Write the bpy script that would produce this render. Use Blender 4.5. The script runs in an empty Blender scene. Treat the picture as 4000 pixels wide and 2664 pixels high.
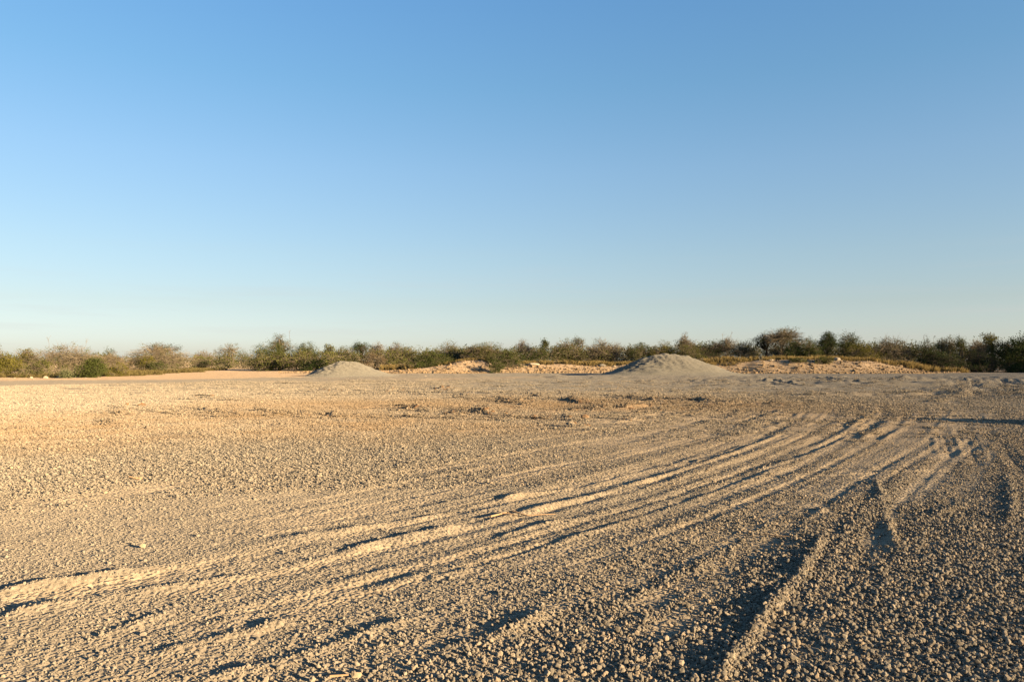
import bpy, math, random, time
import numpy as np

T0 = time.time()
SC = bpy.context.scene
COL = SC.collection
R = math.radians

# ------------------------------------------------------------------ camera
PW, PH = 4000.0, 2664.0
FPX = 2889.0                    # 26 mm equivalent
CAM_H = 1.60
PITCH = math.atan((1412 - 1332) / FPX)
cam_d = bpy.data.cameras.new('camera')
cam_d.sensor_width = 36.0
cam_d.lens = FPX / PW * 36.0
cam_d.clip_start = 0.05
cam_d.clip_end = 12000
cam = bpy.data.objects.new('camera', cam_d)
cam.location = (0, 0, CAM_H)
cam.rotation_euler = (math.pi / 2 + PITCH, 0, 0)
COL.objects.link(cam)
SC.camera = cam

# ------------------------------------------------------------------ light
SUN_EL, SUN_AZ = 9.8, 35.0     # azimuth: degrees behind the camera's right hand
sun_dir = np.array([math.cos(R(SUN_AZ)) * math.cos(R(SUN_EL)), -math.sin(R(SUN_AZ)) * math.cos(R(SUN_EL)), math.sin(R(SUN_EL))])
w = bpy.data.worlds.new('World')
SC.world = w
w.use_nodes = True
nt = w.node_tree
nt.nodes.clear()
sky = nt.nodes.new('ShaderNodeTexSky')
sky.sky_type = 'NISHITA'
sky.sun_disc = False
sky.sun_elevation = R(SUN_EL)
# nishita: rotation 0 = sun at +Y, positive turns clockwise seen from above
sky.sun_rotation = math.atan2(sun_dir[0], sun_dir[1])
sky.altitude = 0
sky.air_density = 1.0
sky.dust_density = 0.6
sky.ozone_density = 4.0
bg = nt.nodes.new('ShaderNodeBackground')
bg.inputs['Strength'].default_value = 0.0705
wo = nt.nodes.new('ShaderNodeOutputWorld')
# soften the sky's range and grade it by height above the horizon, all the way round
gam = nt.nodes.new('ShaderNodeGamma'); gam.inputs[1].default_value = 0.7
nt.links.new(sky.outputs[0], gam.inputs[0])
tcw = nt.nodes.new('ShaderNodeTexCoord'); sxw = nt.nodes.new('ShaderNodeSeparateXYZ')
nt.links.new(tcw.outputs['Generated'], sxw.inputs[0])
rmp = nt.nodes.new('ShaderNodeValToRGB')
els = rmp.color_ramp.elements
els[0].position = 0.0; els[0].color = (1.0, 0.93, 0.97, 1)
els[1].position = 0.6; els[1].color = (0.60, 0.84, 0.98, 1)
for p_, c_ in ((0.028, (1.0, 0.93, 0.97)), (0.074, (0.97, 0.84, 0.785)), (0.138, (0.96, 0.865, 0.80)), (0.248, (0.88, 0.888, 0.882)), (0.349, (0.715, 0.872, 0.909)), (0.44, (0.647, 0.856, 0.968))):
    x_ = els.new(p_); x_.color = (*c_, 1)
nt.links.new(sxw.outputs['Z'], rmp.inputs[0])
mlt = nt.nodes.new('ShaderNodeMix'); mlt.data_type = 'RGBA'; mlt.blend_type = 'MULTIPLY'; mlt.inputs[0].default_value = 1.0
nt.links.new(gam.outputs[0], mlt.inputs[6]); nt.links.new(rmp.outputs[0], mlt.inputs[7])
# thin streaks of cloud low over the horizon
mp = nt.nodes.new('ShaderNodeMapping'); mp.inputs['Scale'].default_value = (1.6, 1.6, 26)
nt.links.new(tcw.outputs['Generated'], mp.inputs[0])
cn = nt.nodes.new('ShaderNodeTexNoise'); cn.inputs['Scale'].default_value = 2.2; cn.inputs['Detail'].default_value = 5; cn.inputs['Roughness'].default_value = 0.6
nt.links.new(mp.outputs[0], cn.inputs['Vector'])
cr = nt.nodes.new('ShaderNodeMapRange')
for i_, v_ in enumerate((0.52, 0.75, 0.0, 0.22)): cr.inputs[i_ + 1].default_value = v_
nt.links.new(cn.outputs['Fac'], cr.inputs[0])
ch = nt.nodes.new('ShaderNodeMapRange')
for i_, v_ in enumerate((0.05, 0.16, 1.0, 0.0)): ch.inputs[i_ + 1].default_value = v_
nt.links.new(sxw.outputs['Z'], ch.inputs[0])
cm = nt.nodes.new('ShaderNodeMath'); cm.operation = 'MULTIPLY'
nt.links.new(cr.outputs[0], cm.inputs[0]); nt.links.new(ch.outputs[0], cm.inputs[1])
cx_ = nt.nodes.new('ShaderNodeMix'); cx_.data_type = 'RGBA'
nt.links.new(cm.outputs[0], cx_.inputs[0]); nt.links.new(mlt.outputs[2], cx_.inputs[6]); cx_.inputs[7].default_value = (1.75, 1.65, 1.6, 1)
nt.links.new(cx_.outputs[2], bg.inputs[0])
nt.links.new(bg.outputs[0], wo.inputs[0])

sd = bpy.data.lights.new('sun', 'SUN')
sd.energy = 5.0
sd.angle = R(0.53)
sd.color = (1.0, 0.745, 0.435)
so = bpy.data.objects.new('sun', sd)
so.location = (30, -20, 20)
from mathutils import Vector
so.rotation_euler = Vector(tuple(sun_dir)).to_track_quat('Z', 'Y').to_euler()
COL.objects.link(so)

SC.view_settings.view_transform = 'Standard'
SC.view_settings.look = 'None'
SC.view_settings.gamma = 1
SC.view_settings.use_curve_mapping = False
SC.view_settings.exposure = 2.4

# ------------------------------------------------------------------ helpers
def gp(px, py):
    """ground point (flat z=0) seen at a photo pixel"""
    a = math.atan((py - 1332) / FPX) - PITCH
    d = CAM_H / math.tan(a)
    depth = d * math.cos(PITCH) - CAM_H * math.sin(PITCH)
    return ((px - 2000) / FPX * depth, d)

def at(px, d):
    return (px - 2000) / FPX * d

def zat(py, d):
    return CAM_H + (1412 - py) / FPX * d

def hash2(ix, iy, seed):
    h = (ix.astype(np.int64) * 374761393 + iy.astype(np.int64) * 668265263 + seed * 1274126177) & 0xffffffff
    h = ((h ^ (h >> 13)) * 1274126177) & 0xffffffff
    h = (h ^ (h >> 16)) & 0xffffff
    return h.astype(np.float32) / 16777216.0

def vnoise(x, y, seed=0):
    x = np.asarray(x, np.float64); y = np.asarray(y, np.float64)
    ix = np.floor(x); iy = np.floor(y)
    fx = (x - ix); fy = (y - iy)
    fx = fx * fx * (3 - 2 * fx); fy = fy * fy * (3 - 2 * fy)
    a = hash2(ix, iy, seed); b = hash2(ix + 1, iy, seed)
    c = hash2(ix, iy + 1, seed); d = hash2(ix + 1, iy + 1, seed)
    return ((a * (1 - fx) + b * fx) * (1 - fy) + (c * (1 - fx) + d * fx) * fy) * 2 - 1

def fbm(x, y, seed=0, oct=3):
    r = 0; amp = 1.0; t = 0
    for o in range(oct):
        r = r + amp * vnoise(x * 2 ** o + 17.3 * o, y * 2 ** o - 9.1 * o, seed + o)
        t += amp; amp *= 0.5
    return r / t

def sstep(a, b, x):
    t = np.clip((x - a) / (b - a), 0, 1)
    return t * t * (3 - 2 * t)

def mesh_np(name, V, F, mat=None, smooth=False, attrs=None):
    """V (n,3), F (m,k) all faces with k corners"""
    me = bpy.data.meshes.new(name)
    V = np.ascontiguousarray(V, np.float32); F = np.ascontiguousarray(F, np.int32)
    n, (m, k) = len(V), F.shape
    me.vertices.add(n); me.vertices.foreach_set('co', V.ravel())
    me.loops.add(m * k); me.loops.foreach_set('vertex_index', F.ravel())
    me.polygons.add(m)
    me.polygons.foreach_set('loop_start', np.arange(0, m * k, k, dtype=np.int32))
    me.polygons.foreach_set('use_smooth', np.full(m, smooth, bool))
    if attrs:
        for an, av in attrs.items():
            at_ = me.attributes.new(an, 'FLOAT', 'POINT')
            at_.data.foreach_set('value', np.ascontiguousarray(av, np.float32))
    me.update(calc_edges=True)
    if mat: me.materials.append(mat)
    return me

def obj(name, me, parent=None, loc=(0, 0, 0), rot=(0, 0, 0), scale=(1, 1, 1)):
    o = bpy.data.objects.new(name, me)
    COL.objects.link(o)
    o.location = loc; o.rotation_euler = rot; o.scale = scale
    if parent: o.parent = parent
    return o

def tag(o, label=None, cat=None, group=None, kind=None):
    if label: o['label'] = label
    if cat: o['category'] = cat
    if group: o['group'] = group
    if kind: o['kind'] = kind
    return o

# ------------------------------------------------------------------ materials
def new_mat(name):
    m = bpy.data.materials.new(name)
    m.use_nodes = True
    n = m.node_tree.nodes; l = m.node_tree.links
    b = n['Principled BSDF']
    b.inputs['Roughness'].default_value = 0.95
    b.inputs['Specular IOR Level'].default_value = 0.15
    b.inputs['Diffuse Roughness'].default_value = 1.0
    return m, n, l, b

def N(n, t, **kw):
    nd = n.new(t)
    for k, v in kw.items():
        setattr(nd, k, v)
    return nd

def noise_node(n, l, coord, scale, detail=4, rough=0.6):
    t = N(n, 'ShaderNodeTexNoise')
    t.inputs['Scale'].default_value = scale
    t.inputs['Detail'].default_value = detail
    t.inputs['Roughness'].default_value = rough
    l.new(coord, t.inputs['Vector'])
    return t.outputs['Fac']

def mix(n, l, fac, a, b, mode='MIX'):
    m = N(n, 'ShaderNodeMix', data_type='RGBA', blend_type=mode)
    if isinstance(fac, (int, float)): m.inputs[0].default_value = fac
    else: l.new(fac, m.inputs[0])
    for s, i in ((a, 6), (b, 7)):
        if isinstance(s, tuple): m.inputs[i].default_value = (*s, 1)
        else: l.new(s, m.inputs[i])
    return m.outputs[2]

def attr(n, name, typ='GEOMETRY'):
    a = N(n, 'ShaderNodeAttribute', attribute_type=typ, attribute_name=name)
    return a.outputs['Fac']

def mapr(n, l, v, a, b, c, d):
    m = N(n, 'ShaderNodeMapRange')
    l.new(v, m.inputs[0])
    for i, x in enumerate((a, b, c, d)): m.inputs[i + 1].default_value = x
    return m.outputs[0]

C_GREY = (0.1312, 0.1118, 0.0865)
C_SAND = (0.1247, 0.1106, 0.0898)
C_DUST = (0.2098, 0.1682, 0.1172)
C_ORANGE = (0.1530, 0.0990, 0.0495)
C_RUST = (0.15, 0.088, 0.046)
C_PINK = (0.2115, 0.1548, 0.1008)

def ground_material():
    m, n, l, b = new_mat('gravel_ground')
    co = N(n, 'ShaderNodeTexCoord').outputs['Object']
    n1 = noise_node(n, l, co, 42, 4, 0.65)
    n2 = noise_node(n, l, co, 1.3, 4, 0.6)
    n3 = noise_node(n, l, co, 9, 4, 0.7)
    base = mix(n, l, attr(n, 'dust'), C_GREY, C_DUST)
    base = mix(n, l, attr(n, 'sand'), base, C_SAND)
    base = mix(n, l, attr(n, 'orange'), base, C_ORANGE)
    base = mix(n, l, attr(n, 'rust'), base, C_RUST)
    base = mix(n, l, attr(n, 'pink'), base, C_PINK)
    f1 = mapr(n, l, n1, 0.3, 0.72, 0.62, 1.35)
    f2 = mapr(n, l, n2, 0.3, 0.7, 0.9, 1.1)
    f3 = mapr(n, l, n3, 0.3, 0.7, 0.82, 1.18)
    for f in (f1, f2, f3):
        cb = N(n, 'ShaderNodeCombineColor')
        for i in range(3): l.new(f, cb.inputs[i])
        base = mix(n, l, 1.0, base, cb.outputs[0], 'MULTIPLY')
    l.new(base, b.inputs['Base Color'])
    # bump: pebbles and fine grit
    vo = N(n, 'ShaderNodeTexVoronoi'); vo.inputs['Scale'].default_value = 26
    l.new(co, vo.inputs['Vector'])
    vo2 = N(n, 'ShaderNodeTexVoronoi'); vo2.inputs['Scale'].default_value = 7
    l.new(co, vo2.inputs['Vector'])
    bp = N(n, 'ShaderNodeBump'); bp.inputs['Strength'].default_value = 1.0; bp.inputs['Distance'].default_value = 0.018
    bp.invert = True
    l.new(vo.outputs['Distance'], bp.inputs['Height'])
    bp2 = N(n, 'ShaderNodeBump'); bp2.inputs['Strength'].default_value = 0.7; bp2.inputs['Distance'].default_value = 0.03
    l.new(n3, bp2.inputs['Height']); l.new(bp.outputs[0], bp2.inputs['Normal'])
    l.new(bp2.outputs[0], b.inputs['Normal'])
    return m

def stone_material(name, per_instance):
    m, n, l, b = new_mat(name)
    co = N(n, 'ShaderNodeTexCoord').outputs['Object']
    typ = 'INSTANCER' if per_instance else 'GEOMETRY'
    ra = attr(n, 'rnd', typ)
    orr = attr(n, 'orange', 'INSTANCER')
    r = N(n, 'ShaderNodeValToRGB')
    e = r.color_ramp.elements
    e[0].position = 0; e[0].color = (0.075, 0.067, 0.056, 1)
    e[1].position = 1; e[1].color = (0.30, 0.25, 0.19, 1)
    for p, c in ((0.3, (0.136, 0.120, 0.096)), (0.7, (0.202, 0.175, 0.137)), (0.9, (0.226, 0.178, 0.126))):
        x = e.new(p); x.color = (*c, 1)
    l.new(ra, r.inputs[0])
    c2 = mix(n, l, orr, r.outputs[0], C_ORANGE)
    nz = noise_node(n, l, co, 60 if per_instance else 40, 3, 0.6)
    f = mapr(n, l, nz, 0.3, 0.7, 0.85, 1.12)
    cb = N(n, 'ShaderNodeCombineColor')
    for i in range(3): l.new(f, cb.inputs[i])
    c2 = mix(n, l, 1.0, c2, cb.outputs[0], 'MULTIPLY')
    l.new(c2, b.inputs['Base Color'])
    return m

def simple_mat(name, lo, hi, scale=8, bump=0.0, bdist=0.02, tint=False, translucent=0.0):
    m, n, l, b = new_mat(name)
    co = N(n, 'ShaderNodeTexCoord').outputs['Object']
    nz = noise_node(n, l, co, scale, 5, 0.65)
    f = mapr(n, l, nz, 0.28, 0.72, 0, 1)
    if tint:
        mm = N(n, 'ShaderNodeMath', operation='MULTIPLY_ADD')
        l.new(attr(n, 'tint'), mm.inputs[0]); mm.inputs[1].default_value = 0.8
        m2 = N(n, 'ShaderNodeMath', operation='MULTIPLY'); l.new(f, m2.inputs[0]); m2.inputs[1].default_value = 0.2
        l.new(m2.outputs[0], mm.inputs[2]); f = mm.outputs[0]
    c = mix(n, l, f, lo, hi)
    l.new(c, b.inputs['Base Color'])
    if bump:
        bp = N(n, 'ShaderNodeBump'); bp.inputs['Strength'].default_value = bump; bp.inputs['Distance'].default_value = bdist
        l.new(nz, bp.inputs['Height']); l.new(bp.outputs[0], b.inputs['Normal'])
    if translucent:
        tr = N(n, 'ShaderNodeBsdfTranslucent'); l.new(c, tr.inputs[0])
        ms = N(n, 'ShaderNodeMixShader'); ms.inputs[0].default_value = translucent
        l.new(b.outputs[0], ms.inputs[1]); l.new(tr.outputs[0], ms.inputs[2])
        out = [x for x in n if x.type == 'OUTPUT_MATERIAL'][0]
        l.new(ms.outputs[0], out.inputs['Surface'])
    return m

M_GROUND = ground_material()
M_STONE = stone_material('gravel_stone', True)
M_PATCH = stone_material('gravel_far', False)

# ------------------------------------------------------------------ terrain: rasters of wheel tracks
class Raster:
    def __init__(s, x0, x1, y0, y1, res):
        s.x0, s.y0, s.res = x0, y0, res
        s.nx = int((x1 - x0) / res) + 1; s.ny = int((y1 - y0) / res) + 1
        s.z = np.zeros((s.ny, s.nx), np.float32)
        s.dust = np.zeros((s.ny, s.nx), np.float32)
    def grid(s, i0, i1, j0, j1):
        xs = s.x0 + np.arange(i0, i1) * s.res; ys = s.y0 + np.arange(j0, j1) * s.res
        return np.meshgrid(xs, ys)
    def sample(s, A, x, y):
        u = np.clip((x - s.x0) / s.res, 0, s.nx - 1.001); v = np.clip((y - s.y0) / s.res, 0, s.ny - 1.001)
        i = u.astype(np.int64); j = v.astype(np.int64); fu = (u - i).astype(np.float32); fv = (v - j).astype(np.float32)
        return (A[j, i] * (1 - fu) + A[j, i + 1] * fu) * (1 - fv) + (A[j + 1, i] * (1 - fu) + A[j + 1, i + 1] * fu) * fv

RA = Raster(-13, 13, 2.0, 17.0, 0.022)
RB = Raster(-44, 60, 15.0, 97.0, 0.085)

def smooth_line(pts, step):
    P = np.array(pts, float)
    if len(P) > 2:
        out = []
        Q = np.vstack([2 * P[0] - P[1], P, 2 * P[-1] - P[-2]])
        for i in range(1, len(Q) - 2):
            n_ = max(2, int(np.linalg.norm(Q[i + 1] - Q[i]) / step))
            t = np.linspace(0, 1, n_, endpoint=False)[:, None]
            a, b_, c, d = Q[i - 1], Q[i], Q[i + 1], Q[i + 2]
            out.append(0.5 * ((2 * b_) + (-a + c) * t + (2 * a - 5 * b_ + 4 * c - d) * t ** 2 + (-a + 3 * b_ - 3 * c + d) * t ** 3))
        out.append(P[-1:])
        P = np.vstack(out)
    return P

def stamp(pts, kind, h, wd, seed=0, dust=0.0, rough=0.5):
    """stamp a line (world xy) into both rasters. kind: ridge | tyre"""
    P0 = smooth_line(pts, 0.35)
    jit = np.random.default_rng(seed)
    for Rr in (RA, RB):
        wd_ = max(wd, Rr.res * 1.1)
        marg = wd_ * 3.2
        P = P0
        inside = (P[:, 0] > Rr.x0 - 2) & (P[:, 0] < Rr.x0 + Rr.nx * Rr.res + 2) & (P[:, 1] > Rr.y0 - 2) & (P[:, 1] < Rr.y0 + Rr.ny * Rr.res + 2)
        if inside.sum() < 2: continue
        lo = P[inside].min(0) - marg - 1; hi = P[inside].max(0) + marg + 1
        I0 = max(0, int((lo[0] - Rr.x0) / Rr.res)); I1 = min(Rr.nx, int((hi[0] - Rr.x0) / Rr.res) + 1)
        J0 = max(0, int((lo[1] - Rr.y0) / Rr.res)); J1 = min(Rr.ny, int((hi[1] - Rr.y0) / Rr.res) + 1)
        if I1 - I0 < 2 or J1 - J0 < 2: continue
        D = np.full((J1 - J0, I1 - I0), 1e3, np.float32); S = np.zeros_like(D); SG = np.zeros_like(D)
        L = 0.0
        seg = np.hypot(*(P[1:] - P[:-1]).T); tot = seg.sum()
        for k in range(len(P) - 1):
            a, b_ = P[k], P[k + 1]; sl = seg[k]
            if sl < 1e-6: continue
            if inside[k] or inside[k + 1]:
                i0 = max(I0, int((min(a[0], b_[0]) - marg - Rr.x0) / Rr.res)); i1 = min(I1, int((max(a[0], b_[0]) + marg - Rr.x0) / Rr.res) + 2)
                j0 = max(J0, int((min(a[1], b_[1]) - marg - Rr.y0) / Rr.res)); j1 = min(J1, int((max(a[1], b_[1]) + marg - Rr.y0) / Rr.res) + 2)
                if i1 > i0 and j1 > j0:
                    X, Y = Rr.grid(i0, i1, j0, j1)
                    ux, uy = (b_ - a) / sl
                    t = np.clip((X - a[0]) * ux + (Y - a[1]) * uy, 0, sl)
                    dx = X - a[0] - t * ux; dy = Y - a[1] - t * uy
                    dd = np.hypot(dx, dy)
                    sg = np.sign(ux * dy - uy * dx)
                    sub = (slice(j0 - J0, j1 - J0), slice(i0 - I0, i1 - I0))
                    better = dd < D[sub]
                    D[sub] = np.where(better, dd, D[sub]); S[sub] = np.where(better, L + t, S[sub]); SG[sub] = np.where(better, sg, SG[sub])
            L += sl
        X, Y = Rr.grid(I0, I1, J0, J1)
        near = D < marg
        if not near.any(): continue
        d = D[near]; s = S[near]; sg = SG[near]; x = X[near]; y = Y[near]
        taper = sstep(0, min(0.8, tot * 0.25), s) * sstep(0, min(0.8, tot * 0.25), tot - s)
        wob = 1 + rough * vnoise(s * 2.3, s * 0 + seed * 3.1, seed) + 0.35 * rough * vnoise(x * 9, y * 9, seed + 5)
        if kind == 'ridge':
            ds = d * sg + 0.25 * wd_ * vnoise(s * 1.7, s * 0, seed + 9)
            z = h * np.exp(-(ds / wd_) ** 2) * np.clip(wob, 0.0, 1.35) * taper
            dst = np.zeros_like(z)
        else:
            hw = wd_ * 0.5
            ds = np.abs(d * sg + 0.12 * wd_ * vnoise(s * 1.3, s * 0, seed + 9))
            box = 1 - sstep(hw * 0.75, hw * 1.1, ds)
            berm = np.exp(-((ds - hw * 1.35) / (hw * 0.38)) ** 2)
            rib = np.cos(ds * sg / hw * 8.5) * 0.5 + 0.22 * np.sin(s * 2 * math.pi / 0.16)
            z = taper * h * (-0.55 * box + berm * wob * 0.8 + box * rib * 0.5)
            dst = taper * box * dust
        Rr.z[J0:J1, I0:I1][near] += z.astype(np.float32)
        dd_ = Rr.dust[J0:J1, I0:I1]
        dd_[near] = np.maximum(dd_[near], dst)

def line(px, kind, h, wd, seed, dust=0.0, rough=0.5):
    stamp([gp(*p) for p in px], kind, h, wd, seed, dust, rough)

guides_px = [
    [(-250, 2020), (0, 1985), (400, 1950), (900, 1880), (1400, 1810), (1900, 1740), (2300, 1680), (2600, 1628), (2800, 1594), (2915, 1569), (2850, 1553), (2500, 1543)],
    [(-300, 2290), (0, 2230), (500, 2140), (1100, 2020), (1700, 1900), (2200, 1800), (2600, 1720), (2850, 1650), (2985, 1592), (2985, 1566), (2800, 1546), (2450, 1538)],
    [(-300, 2460), (0, 2400), (600, 2290), (1200, 2160), (1900, 2010), (2400, 1890), (2800, 1770), (3030, 1680), (3135, 1605), (3095, 1563), (2900, 1541), (2500, 1530)],
    [(-300, 2630), (0, 2560), (700, 2420), (1400, 2270), (2000, 2110), (2600, 1930), (3000, 1790), (3250, 1680), (3345, 1612), (3315, 1575), (3150, 1546), (2800, 1528)],
    [(0, 2740), (300, 2664), (1000, 2500), (1700, 2330), (2300, 2150), (2900, 1930), (3250, 1780), (3420, 1670), (3475, 1612), (3425, 1575), (3250, 1541), (2900, 1523)],
    [(500, 2780), (900, 2664), (1700, 2480), (2300, 2300), (2800, 2100), (3250, 1880), (3480, 1750), (3600, 1660), (3635, 1612), (3585, 1575), (3400, 1536), (3100, 1520)],
    [(2600, 2900), (2815, 2664), (2944, 2469), (3135, 2247), (3240, 2069), (3440, 1880), (3640, 1750), (3760, 1660), (3800, 1612), (3780, 1575), (3650, 1536), (3400, 1518)],
    [(3350, 2900), (3480, 2664), (3600, 2300), (3740, 2000), (3860, 1800), (3950, 1690), (3985, 1625), (3960, 1578), (3850, 1540), (3600, 1518)],
]
def resample(pts, n=60):
    P = smooth_line([gp(*p) for p in pts], 0.3)
    s = np.concatenate([[0], np.cumsum(np.hypot(*(P[1:] - P[:-1]).T))]); s /= s[-1]
    t = np.linspace(0, 1, n)
    return np.stack([np.interp(t, s, P[:, 0]), np.interp(t, s, P[:, 1])], 1)
GUIDES = [resample(g) for g in guides_px]
rg = np.random.default_rng(4)
# wheel passes, following the sweep of the turning lorries
for k in range(130):
    gi = rg.uniform(0, len(GUIDES) - 1.001); i = int(gi); f = gi - i
    P = GUIDES[i] * (1 - f) + GUIDES[i + 1] * f
    a = rg.uniform(0, 0.45); b_ = min(1, a + rg.uniform(0.4, 0.9))
    seg = P[int(a * 59):max(int(b_ * 59), int(a * 59) + 4)][::2]
    if len(seg) < 3: continue
    far = np.median(seg[:, 1]) > 14
    stamp(seg, 'tyre', rg.uniform(0.0032, 0.0068) * (0.6 if far else 1.0) * (0.3 if gi > 3.6 else 1.0), rg.uniform(0.13, 0.24), 100 + k, rg.uniform(0.3, 0.9), 0.4)
for k in range(46):
    gi = rg.uniform(0, len(GUIDES) - 1.001); i = int(gi); f = gi - i
    P = GUIDES[i] * (1 - f) + GUIDES[i + 1] * f
    a = rg.uniform(0, 0.8); b_ = min(1, a + rg.uniform(0.12, 0.4))
    seg = P[int(a * 59):max(int(b_ * 59), int(a * 59) + 4)][::2]
    if len(seg) < 3: continue
    stamp(seg, 'ridge', rg.uniform(0.006, 0.018) * (0.4 if gi > 3.6 else 1.0), rg.uniform(0.04, 0.07), 300 + k, 0, 0.8)
# dusty flat lanes seen in the photo
for k, (p, wd_, du) in enumerate([
    ([(-200, 2000), (0, 1975), (400, 1940), (900, 1865), (1300, 1815)], 0.7, 0.9),
    ([(-150, 2400), (0, 2365), (250, 2315), (500, 2270), (800, 2230)], 0.42, 1.0),
    ([(900, 2120), (1300, 2060), (1700, 1990), (2100, 1905)], 0.3, 0.6),
    ([(1200, 1900), (1700, 1830), (2200, 1750), (2600, 1690)], 0.8, 0.7),
    ([(2100, 1960), (2600, 1830), (3000, 1700), (3200, 1640)], 0.8, 0.7),
    ([(2700, 1900), (3000, 1800), (3300, 1700), (3450, 1640)], 0.7, 0.6),
    ([(1350, 2290), (1500, 2255), (1640, 2225)], 0.22, 0.8),
    ([(1600, 1700), (2100, 1668), (2600, 1640), (3000, 1630), (3600, 1630), (3960, 1600)], 0.7, 0.9),
]):
    line(p, 'tyre', 0.012, wd_, 500 + k, du, 0.4)
# crests that throw the dark bands
for k, (p, h, wd_) in enumerate([
    ([(-120, 2340), (0, 2320), (137, 2294), (309, 2272), (476, 2240), (577, 2230)], 0.042, 0.055),
    ([(-100, 2445), (0, 2418), (190, 2366), (327, 2342)], 0.045, 0.05),
    ([(480, 2322), (700, 2285), (892, 2252), (1040, 2236)], 0.03, 0.05),
    ([(1040, 2132), (1300, 2086), (1615, 2033), (1853, 1993)], 0.045, 0.07),
    ([(1905, 1972), (1960, 1955), (2043, 1938), (2281, 1899)], 0.055, 0.075),
    ([(1270, 2170), (1538, 2108), (1700, 2075), (1871, 2040)], 0.045, 0.07),
    ([(1996, 2012), (2140, 1980), (2281, 1947), (2400, 1922), (2540, 1890)], 0.045, 0.07),
    ([(1890, 2118), (2013, 2085), (2144, 2050), (2305, 2021)], 0.04, 0.06),
    ([(700, 2690), (900, 2630), (1130, 2572), (1400, 2486), (1680, 2395)], 0.055, 0.07),
    ([(1640, 2590), (1835, 2520), (1972, 2478), (2192, 2376)], 0.055, 0.075),
    ([(285, 2522), (428, 2475), (595, 2412), (700, 2380)], 0.025, 0.05),
    ([(500, 2576), (713, 2530), (1010, 2457), (1200, 2400)], 0.04, 0.06),
    ([(1640, 2275), (1750, 2245), (1859, 2220)], 0.03, 0.05),
    ([(2740, 2790), (2815, 2650), (2944, 2470), (3030, 2365), (3135, 2248), (3203, 2130), (3245, 2064)], 0.064, 0.055),
    ([(3418, 1862), (3443, 1946), (3463, 2007), (3480, 2081), (3510, 2135), (3530, 2190)], 0.046, 0.05),
    ([(3935, 1850), (3953, 1977), (3950, 2075)], 0.038, 0.06),
    ([(2583, 1834), (2672, 1814), (2774, 1792)], 0.05, 0.07),
    ([(2940, 1848), (3079, 1804), (3202, 1769)], 0.05, 0.07),
    ([(3130, 2050), (3200, 2005), (3260, 1985)], 0.04, 0.07),
    ([(3640, 2020), (3720, 1985), (3800, 1968)], 0.035, 0.07),
    ([(2690, 2260), (2760, 2215), (2830, 2175)], 0.03, 0.05),
    ([(2950, 1868), (3300, 1852), (3640, 1840), (4050, 1828)], 0.03, 0.08),
    ([(1140, 1853), (1240, 1840), (1330, 1826)], 0.04, 0.06),
    ([(1480, 1858), (1600, 1838), (1740, 1822)], 0.03, 0.06),
    ([(3170, 2440), (3280, 2380), (3330, 2355)], 0.03, 0.06),
]):
    rj = random.Random(k)
    q_ = []
    for (a0, b0), (a1, b1) in zip(p[:-1], p[1:]):
        for t_ in (0, 0.33, 0.66):
            q_.append((a0 + (a1 - a0) * t_ + rj.uniform(-7, 7), b0 + (b1 - b0) * t_ + rj.uniform(-3, 3)))
    q_.append(p[-1])
    line(q_, 'ridge', h * 0.6, wd_ * 0.75, 600 + k, 0, 0.75)
# straight tyre tracks at the right
for k, p in enumerate([
    [(3690, 1600), (3730, 1650), (3780, 1740), (3805, 1830)],
    [(3760, 1600), (3830, 1660), (3900, 1740), (3990, 1850)],
    [(3620, 1600), (3640, 1640), (3680, 1720), (3700, 1790)],
    [(3860, 1620), (3930, 1690), (4080, 1830)],
    [(3330, 1580), (3370, 1610), (3340, 1640), (3270, 1670)],
    [(3430, 1585), (3455, 1612), (3420, 1650), (3330, 1700)],
    [(3520, 1580), (3545, 1612), (3500, 1660), (3400, 1720)],
    [(2500, 1548), (2800, 1556), (2905, 1570), (2860, 1588), (2700, 1618), (2450, 1650)],
    [(2700, 1545), (2960, 1562), (2985, 1578), (2900, 1612), (2700, 1650)],
    [(2850, 1545), (3060, 1560), (3075, 1580), (3000, 1615), (2850, 1660)],
    [(2950, 1543), (3130, 1558), (3150, 1578), (3080, 1625), (2950, 1680)],
]):
    line(p, 'tyre', 0.011 if k < 4 else 0.026, 0.2 if k < 4 else 0.3, 700 + k, 0.35, 0.5)
    if k < 4: line([(a_ + 26, b2) for a_, b2 in p], 'tyre', 0.010, 0.2, 730 + k, 0.35, 0.5)
for k, p in enumerate([
    [(1200, 1548), (1500, 1537), (1900, 1537), (2300, 1544), (2700, 1556), (2860, 1572), (2700, 1592)],
    [(1000, 1602), (1250, 1618), (1600, 1629), (2000, 1635), (2400, 1628), (2620, 1606)],
    [(1500, 1572), (1800, 1560), (2150, 1560), (2400, 1570), (2480, 1584), (2350, 1602), (2050, 1612)],
    [(1350, 1600), (1500, 1590), (1750, 1592), (1900, 1606), (2100, 1610)],
]):
    line(p, 'tyre', 0.055, 0.4, 760 + k, 0.3, 1.2)
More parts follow.
